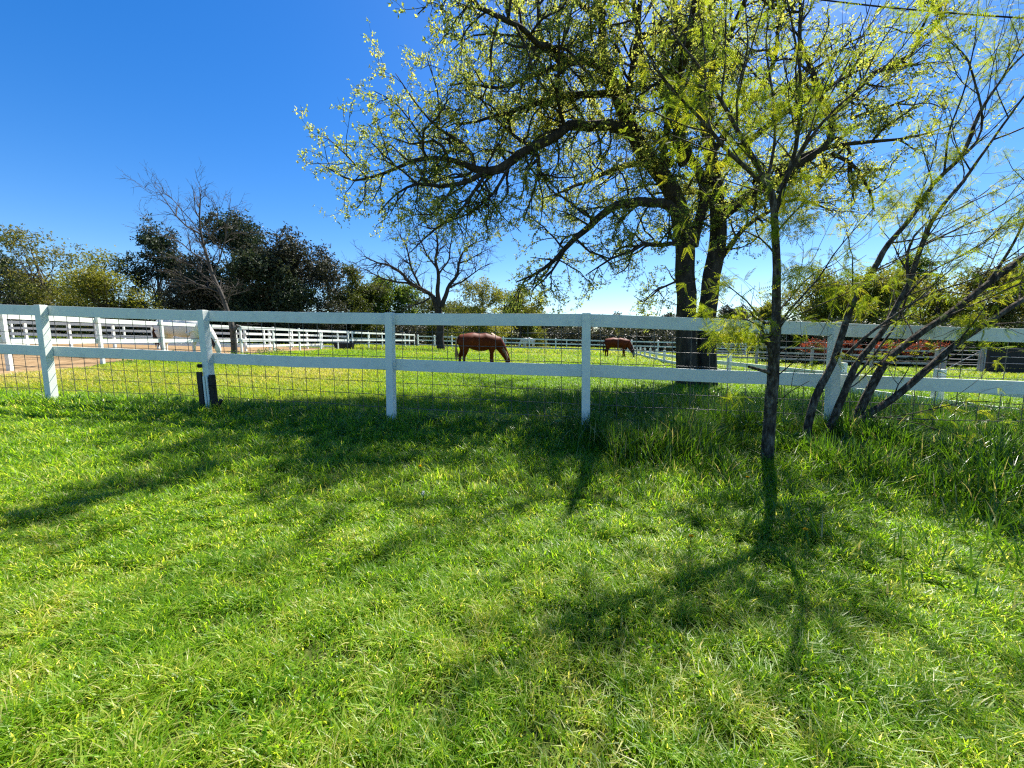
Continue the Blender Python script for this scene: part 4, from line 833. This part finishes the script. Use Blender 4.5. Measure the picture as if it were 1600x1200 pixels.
# the leafy trees, from left to right
bg_tree('evergreen_tree', 'dark evergreen at the left edge of the tree line', 5, 50, 385, 62, M['cedar'], M['bark'], 101, n_clump=200, leaf=.36, low=.03, tmean=.5)
bg_tree('evergreen_tree', 'low dark evergreen beyond the left frame edge', -95, 48, 400, 60, M['cedar'], M['bark'], 102, n_clump=120, leaf=.36)
bg_tree('scrub_tree', 'tall thin topped olive tree with bare twigs rising on the far left', 95, 44, 347, 62, M['olive'], M['bark3'], 103, n_clump=120, per=24, leaf=.28, twigs=34, tmean=.55, lean=-1.5)
bg_tree('scrub_tree', 'yellow green bushy tree between the olive tree and the dark cedar', 180, 42, 392, 66, M['yellowgreen'], M['bark3'], 104, n_clump=190, per=30, leaf=.26, low=.05, twigs=14)
bg_tree('scrub_tree', 'brown twiggy scrub tree under the olive tree at left', 70, 47, 425, 50, M['cedarbrown'], M['bark3'], 105, n_clump=90, leaf=.3, low=.05, twigs=12)
bg_tree('cedar_tree', 'narrow black green cedar behind the leaning bare tree', 262, 46, 350, 42, M['cedar'], M['bark'], 106, n_clump=130, leaf=.34, low=.03, tmean=.35)
bg_tree('cedar_tree', 'broad dark cedar, tallest of the dark trees left of centre', 388, 44, 334, 70, M['cedar'], M['bark'], 107, n_clump=230, leaf=.34, low=.04, tmean=.4)
bg_tree('cedar_tree', 'greyish brown cedar between the bare tree and the tallest cedar', 330, 43, 395, 62, M['cedarbrown'], M['bark3'], 108, n_clump=190, leaf=.32, low=.03, tmean=.5, twigs=16)
bg_tree('cedar_tree', 'rounded brownish cedar at the right end of the dark trees', 470, 43, 362, 66, M['cedarbrown'], M['bark'], 109, n_clump=230, leaf=.32, low=.03, tmean=.35)
bg_tree('cedar_tree', 'dark cedar in front of the rounded brownish cedar', 435, 42, 390, 60, M['cedar'], M['bark'], 110, n_clump=180, leaf=.32, low=.03, tmean=.5)
bg_tree('leafy_tree', 'dark green tree right of the cedars', 555, 50, 415, 50, M['olive'], M['bark'], 111, n_clump=180, leaf=.34, low=.03, tmean=.15)
bg_tree('leafy_tree', 'bright green tree seen through the bare oak', 608, 54, 428, 44, M['bright'], M['bark'], 112, n_clump=160, leaf=.34, low=.03, tmean=.4)
bg_tree('leafy_tree', 'shadowy low tree behind the trunk of the bare oak', 670, 60, 462, 52, M['olive'], M['bark3'], 113, n_clump=120, leaf=.34, low=.03, twigs=20, tmean=.2)
bg_tree('leafy_tree', 'pale yellow green tree right of the bare oak', 755, 52, 432, 42, M['yellowgreen'], M['bark3'], 114, n_clump=110, per=26, leaf=.30, low=.08, twigs=10)
bg_tree('leafy_tree', 'olive tree with rounded top left of the gap of sky', 812, 62, 442, 40, M['yellowgreen'], M['bark3'], 115, n_clump=150, leaf=.36, low=.03, tmean=.3)
bg_tree('leafy_tree', 'small olive tree filling the gap behind the bare oak', 715, 66, 470, 46, M['olive'], M['bark3'], 116, n_clump=110, leaf=.36, low=.03, twigs=8)
# the distant wood in the middle
r = random.Random(7); kinds = ['olive', 'cedarbrown', 'yellowgreen', 'cedar']
words = ['olive', 'greyish brown', 'yellowish', 'dark green']
place = ['left of the middle fence post', 'behind the pale grey horse', 'just left of the near middle post', 'just right of the near middle post', 'above the masked horse', 'right of the masked horse', 'left of the oak trunk', 'behind the oak trunk', 'right of the oak trunk', 'behind the slender young tree']
for k, px in enumerate([838, 868, 900, 935, 968, 1002, 1040, 1085, 1135, 1185]):
    i = [0, 3, 0, 2, 1, 2, 1, 0, 1, 2][k]
    bg_tree('woodland_tree', f'{words[i]} tree of the distant wood {place[k]}', px, 88+r.uniform(-6, 6), [486, 497, 497, 496, 492, 494, 490, 486, 478, 470][k], 30, M[kinds[i]], M['bark'], 200+k, n_clump=70, per=24, leaf=.62, low=.02, group='trees of the distant wood', twigs=8, tmean=.35)
# right side
bg_tree('leafy_tree', 'golden olive tree right of the slender young tree', 1265, 44, 424, 58, M['yellowgreen'], M['bark3'], 131, n_clump=220, leaf=.27, low=.05, tmean=.35)
bg_tree('leafy_tree', 'broad golden olive tree behind the leaning stems', 1350, 42, 420, 66, M['yellowgreen'], M['bark3'], 132, n_clump=240, leaf=.27, low=.05, tmean=.3)
bg_tree('leafy_tree', 'tall blue green tree peeping over the golden olive trees', 1395, 56, 392, 46, M['bright'], M['bark'], 133, n_clump=140, leaf=.34, low=.1, tmean=.2)
bg_tree('leafy_tree', 'golden olive tree left of the far right trees', 1450, 42, 430, 50, M['yellowgreen'], M['bark3'], 134, n_clump=190, leaf=.27, low=.05, tmean=.3)
bg_tree('leafy_tree', 'olive tree near the right edge above the black screen', 1535, 44, 412, 58, M['olive'], M['bark3'], 135, n_clump=200, leaf=.28, low=.08, tmean=.6)
bg_tree('leafy_tree', 'dark tree at the right edge behind the olive tree', 1625, 46, 420, 60, M['cedar'], M['bark'], 136, n_clump=190, leaf=.3, low=.05, tmean=.5)
for k, (px, top, hw, lab) in enumerate([(1225, 505, 40, 'dark low evergreen shrub behind the left red leaved shrub'), (1300, 500, 46, 'dark low evergreen shrub behind the orange red shrub'), (1385, 503, 46, 'dark low evergreen shrub behind the middle of the grey rail fence'), (1465, 508, 42, 'dark low evergreen shrub behind the pale gate'), (1540, 516, 40, 'light green low shrub just above the black screen'), (1610, 512, 44, 'low evergreen shrub at the right edge above the black screen')]):
    bg_tree('evergreen_shrub', lab, px, 26, top, hw, M['bright'] if 'light green' in lab else M['cedar'], M['bark'], 150+k, n_clump=110, leaf=.22, low=.02, trunk=.08, depth=.5, group='shrubs behind the grey rail fence', tmean=.3)
for k, (px, top, hw, lab) in enumerate([(1266, 533, 34, 'red leaved shrub, leftmost along the grey rail fence'), (1322, 535, 14, 'small orange red shrub beside the near fence post'), (1388, 536, 34, 'wide red leaved shrub behind the middle leaning stems'), (1444, 537, 24, 'red leaved shrub nearest the pale gate')]):
    bg_tree('red_shrub', lab, px, 23.6, top, hw*.74, M['red'], M['bark'], 170+k, n_clump=26, per=20, leaf=.15, low=.55, under=M['cedar'], trunk=.05, group='red leaved shrubs', tmean=.55)

def understory():
    rng = np.random.default_rng(77); C, D, S_ = [], [], []
    for x0, x1, y0, h, n in [(-75, 45, 70, 3.2, 5200), (-60, -12, 52, 2.6, 4200), (14, 70, 48, 2.4, 3600)]:
        x = rng.uniform(x0, x1, n); y = y0 + rng.normal(0, 1.5, n); z = -SLOPE*x + h*rng.uniform(0, 1, n)**1.3*(.45+.8*vnoise(x, y*0+3, .25, 5))
        C.append(np.stack([x, y, z], 1))
    C = np.concatenate(C); C = np.repeat(C, 5, axis=0) + rng.normal(0, .3, (len(C)*5, 3))
    V, q, t = scatter(rng, [leaf_cluster(rng, 3, .5, .22) for _ in range(4)], C, rng.normal(0, 1, C.shape), rng.uniform(.6, 1.2, len(C)), np.clip(rng.normal(.35, .25, len(C)), 0, 1))
    o = link('undergrowth', mesh_np('undergrowth', V, q, t), M['cedarbrown']); tag(o, 'brownish tangled undergrowth at the foot of the far tree lines', 'undergrowth', kind='stuff')
understory()

# ------------------------------------------------------------------ weeds and dandelions
def weeds():
    rng = np.random.default_rng(9); C, D, S_ = [], [], []
    spots = [(x, float(fence_y(x))+rng.normal(0.1, .25), rng.uniform(.15, .38)) for x in rng.uniform(.6, 7, 90)] + [(x, float(fence_y(x))+rng.uniform(.6, 3.5), rng.uniform(.12, .3)) for x in rng.uniform(1.5, 7.5, 90)]
    spots += [(x, float(fence_y(x))+rng.normal(0, .12), rng.uniform(.06, .16)) for x in rng.uniform(-7, .5, 50)] + [(-13.3+rng.uniform(-.5, 1.2), y, rng.uniform(.12, .35)) for y in rng.uniform(10, 24, 40)]
    for x, y, h in spots:
        for k in range(26):
            a = rng.uniform(0, 6.28); z = h*rng.uniform(.1, 1); R = h*.5*rng.uniform(.1, 1)
            C.append((x+math.cos(a)*R, y+math.sin(a)*R, g(x, y)+z)); D.append((math.cos(a), math.sin(a), rng.uniform(-.3, .6))); S_.append(rng.uniform(.5, 1.1)*(.6+h))
    C, D = np.array(C), np.array(D)
    V, q, t = scatter(rng, [leaf_cluster(rng, 2, .11, .042) for _ in range(4)], C, D, np.array(S_), np.clip(rng.normal(.5, .25, len(C)), 0, 1), 1.0)
    o = link('weeds', mesh_np('weeds', V, q, t), M['weed']); tag(o, 'leafy broad leaved weeds in the long grass along the fence', 'weeds', kind='stuff')
weeds()
def clover():
    rng = np.random.default_rng(19); C, D, S_ = [], [], []
    for k in range(55):
        x, y = fan(rng, 1, .7, 5.0, 1.3); x, y = float(x[0]), float(y[0])
        if y > fence_y(x)-.1: continue
        R_ = rng.uniform(.04, .16); n = int(40+R_*420)
        a = rng.uniform(0, 6.28, n); rr = R_*np.sqrt(rng.uniform(0, 1, n)); X, Y = x+rr*np.cos(a), y+rr*np.sin(a)
        C.append(np.stack([X, Y, -SLOPE*X+rng.uniform(.015, .055, n)], 1)); D.append(np.stack([np.cos(a), np.sin(a), rng.uniform(-.1, .5, n)], 1)); S_.append(rng.uniform(.6, 1.3, n))
    C, D, S_ = np.concatenate(C), np.concatenate(D), np.concatenate(S_)
    V, q, t = scatter(rng, [leaf_cluster(rng, 3, .018, .013) for _ in range(5)], C, D, S_, np.clip(rng.normal(.42, .2, len(C)), 0, 1), .4)
    o = link('clover', mesh_np('clover', V, q, t), M['lawn']); tag(o, 'patches of small leaved clover low in the lawn', 'clover', kind='stuff')
clover()
def dandelion(px, py, label, seedhead=False):
    p = hitground(px, py); r = random.Random(px); h = .12 if not seedhead else .11
    root = empty('dandelion', p, label, 'flower', 'dandelions in the lawn')
    w_ = Wood(); top = p + Vector((.01, -.01, h)); w_.tube([p, p.lerp(top, .5)+Vector((.006, 0, 0)), top], [.0018, .0016, .0016], 6); link('stem', w_.mesh('stem'), M['weed'], root)
    V, Q = [], []
    for k in range(70):
        if seedhead: d = Vector((r.gauss(0, 1), r.gauss(0, 1), r.gauss(0, 1))).normalized(); l = .018; wd = .0022
        else: a = r.uniform(0, 6.28); e = r.uniform(.1, 1.2); d = Vector((math.cos(a)*math.cos(e), math.sin(a)*math.cos(e), math.sin(e))); l = .017; wd = .003
        s = d.cross(Vector((.3, .5, .8))).normalized()*wd; b = len(V); V += [tuple(top), tuple(top+d*l*.6+s), tuple(top+d*l), tuple(top+d*l*.6-s)]; Q.append((b, b+1, b+2, b+3))
    link('flower_head', mesh_np('flower_head', np.array(V), np.array(Q)), M['seed'] if seedhead else M['petal'], root)
dandelion(655, 752, 'yellow dandelion in the sunlit lawn below the fence, left of the middle post')
dandelion(1251, 860, 'yellow dandelion in the grass to the right of the trunk shadow')
dandelion(1163, 770, 'yellow dandelion at the left of the slender trunk foot')
dandelion(1563, 775, 'orange yellow dandelion in the long grass at the right edge')
dandelion(1073, 872, 'yellow dandelion in the dappled shade left of the trunk shadow')
dandelion(660, 795, 'white dandelion seed head in the sunlit lawn near the middle', True)
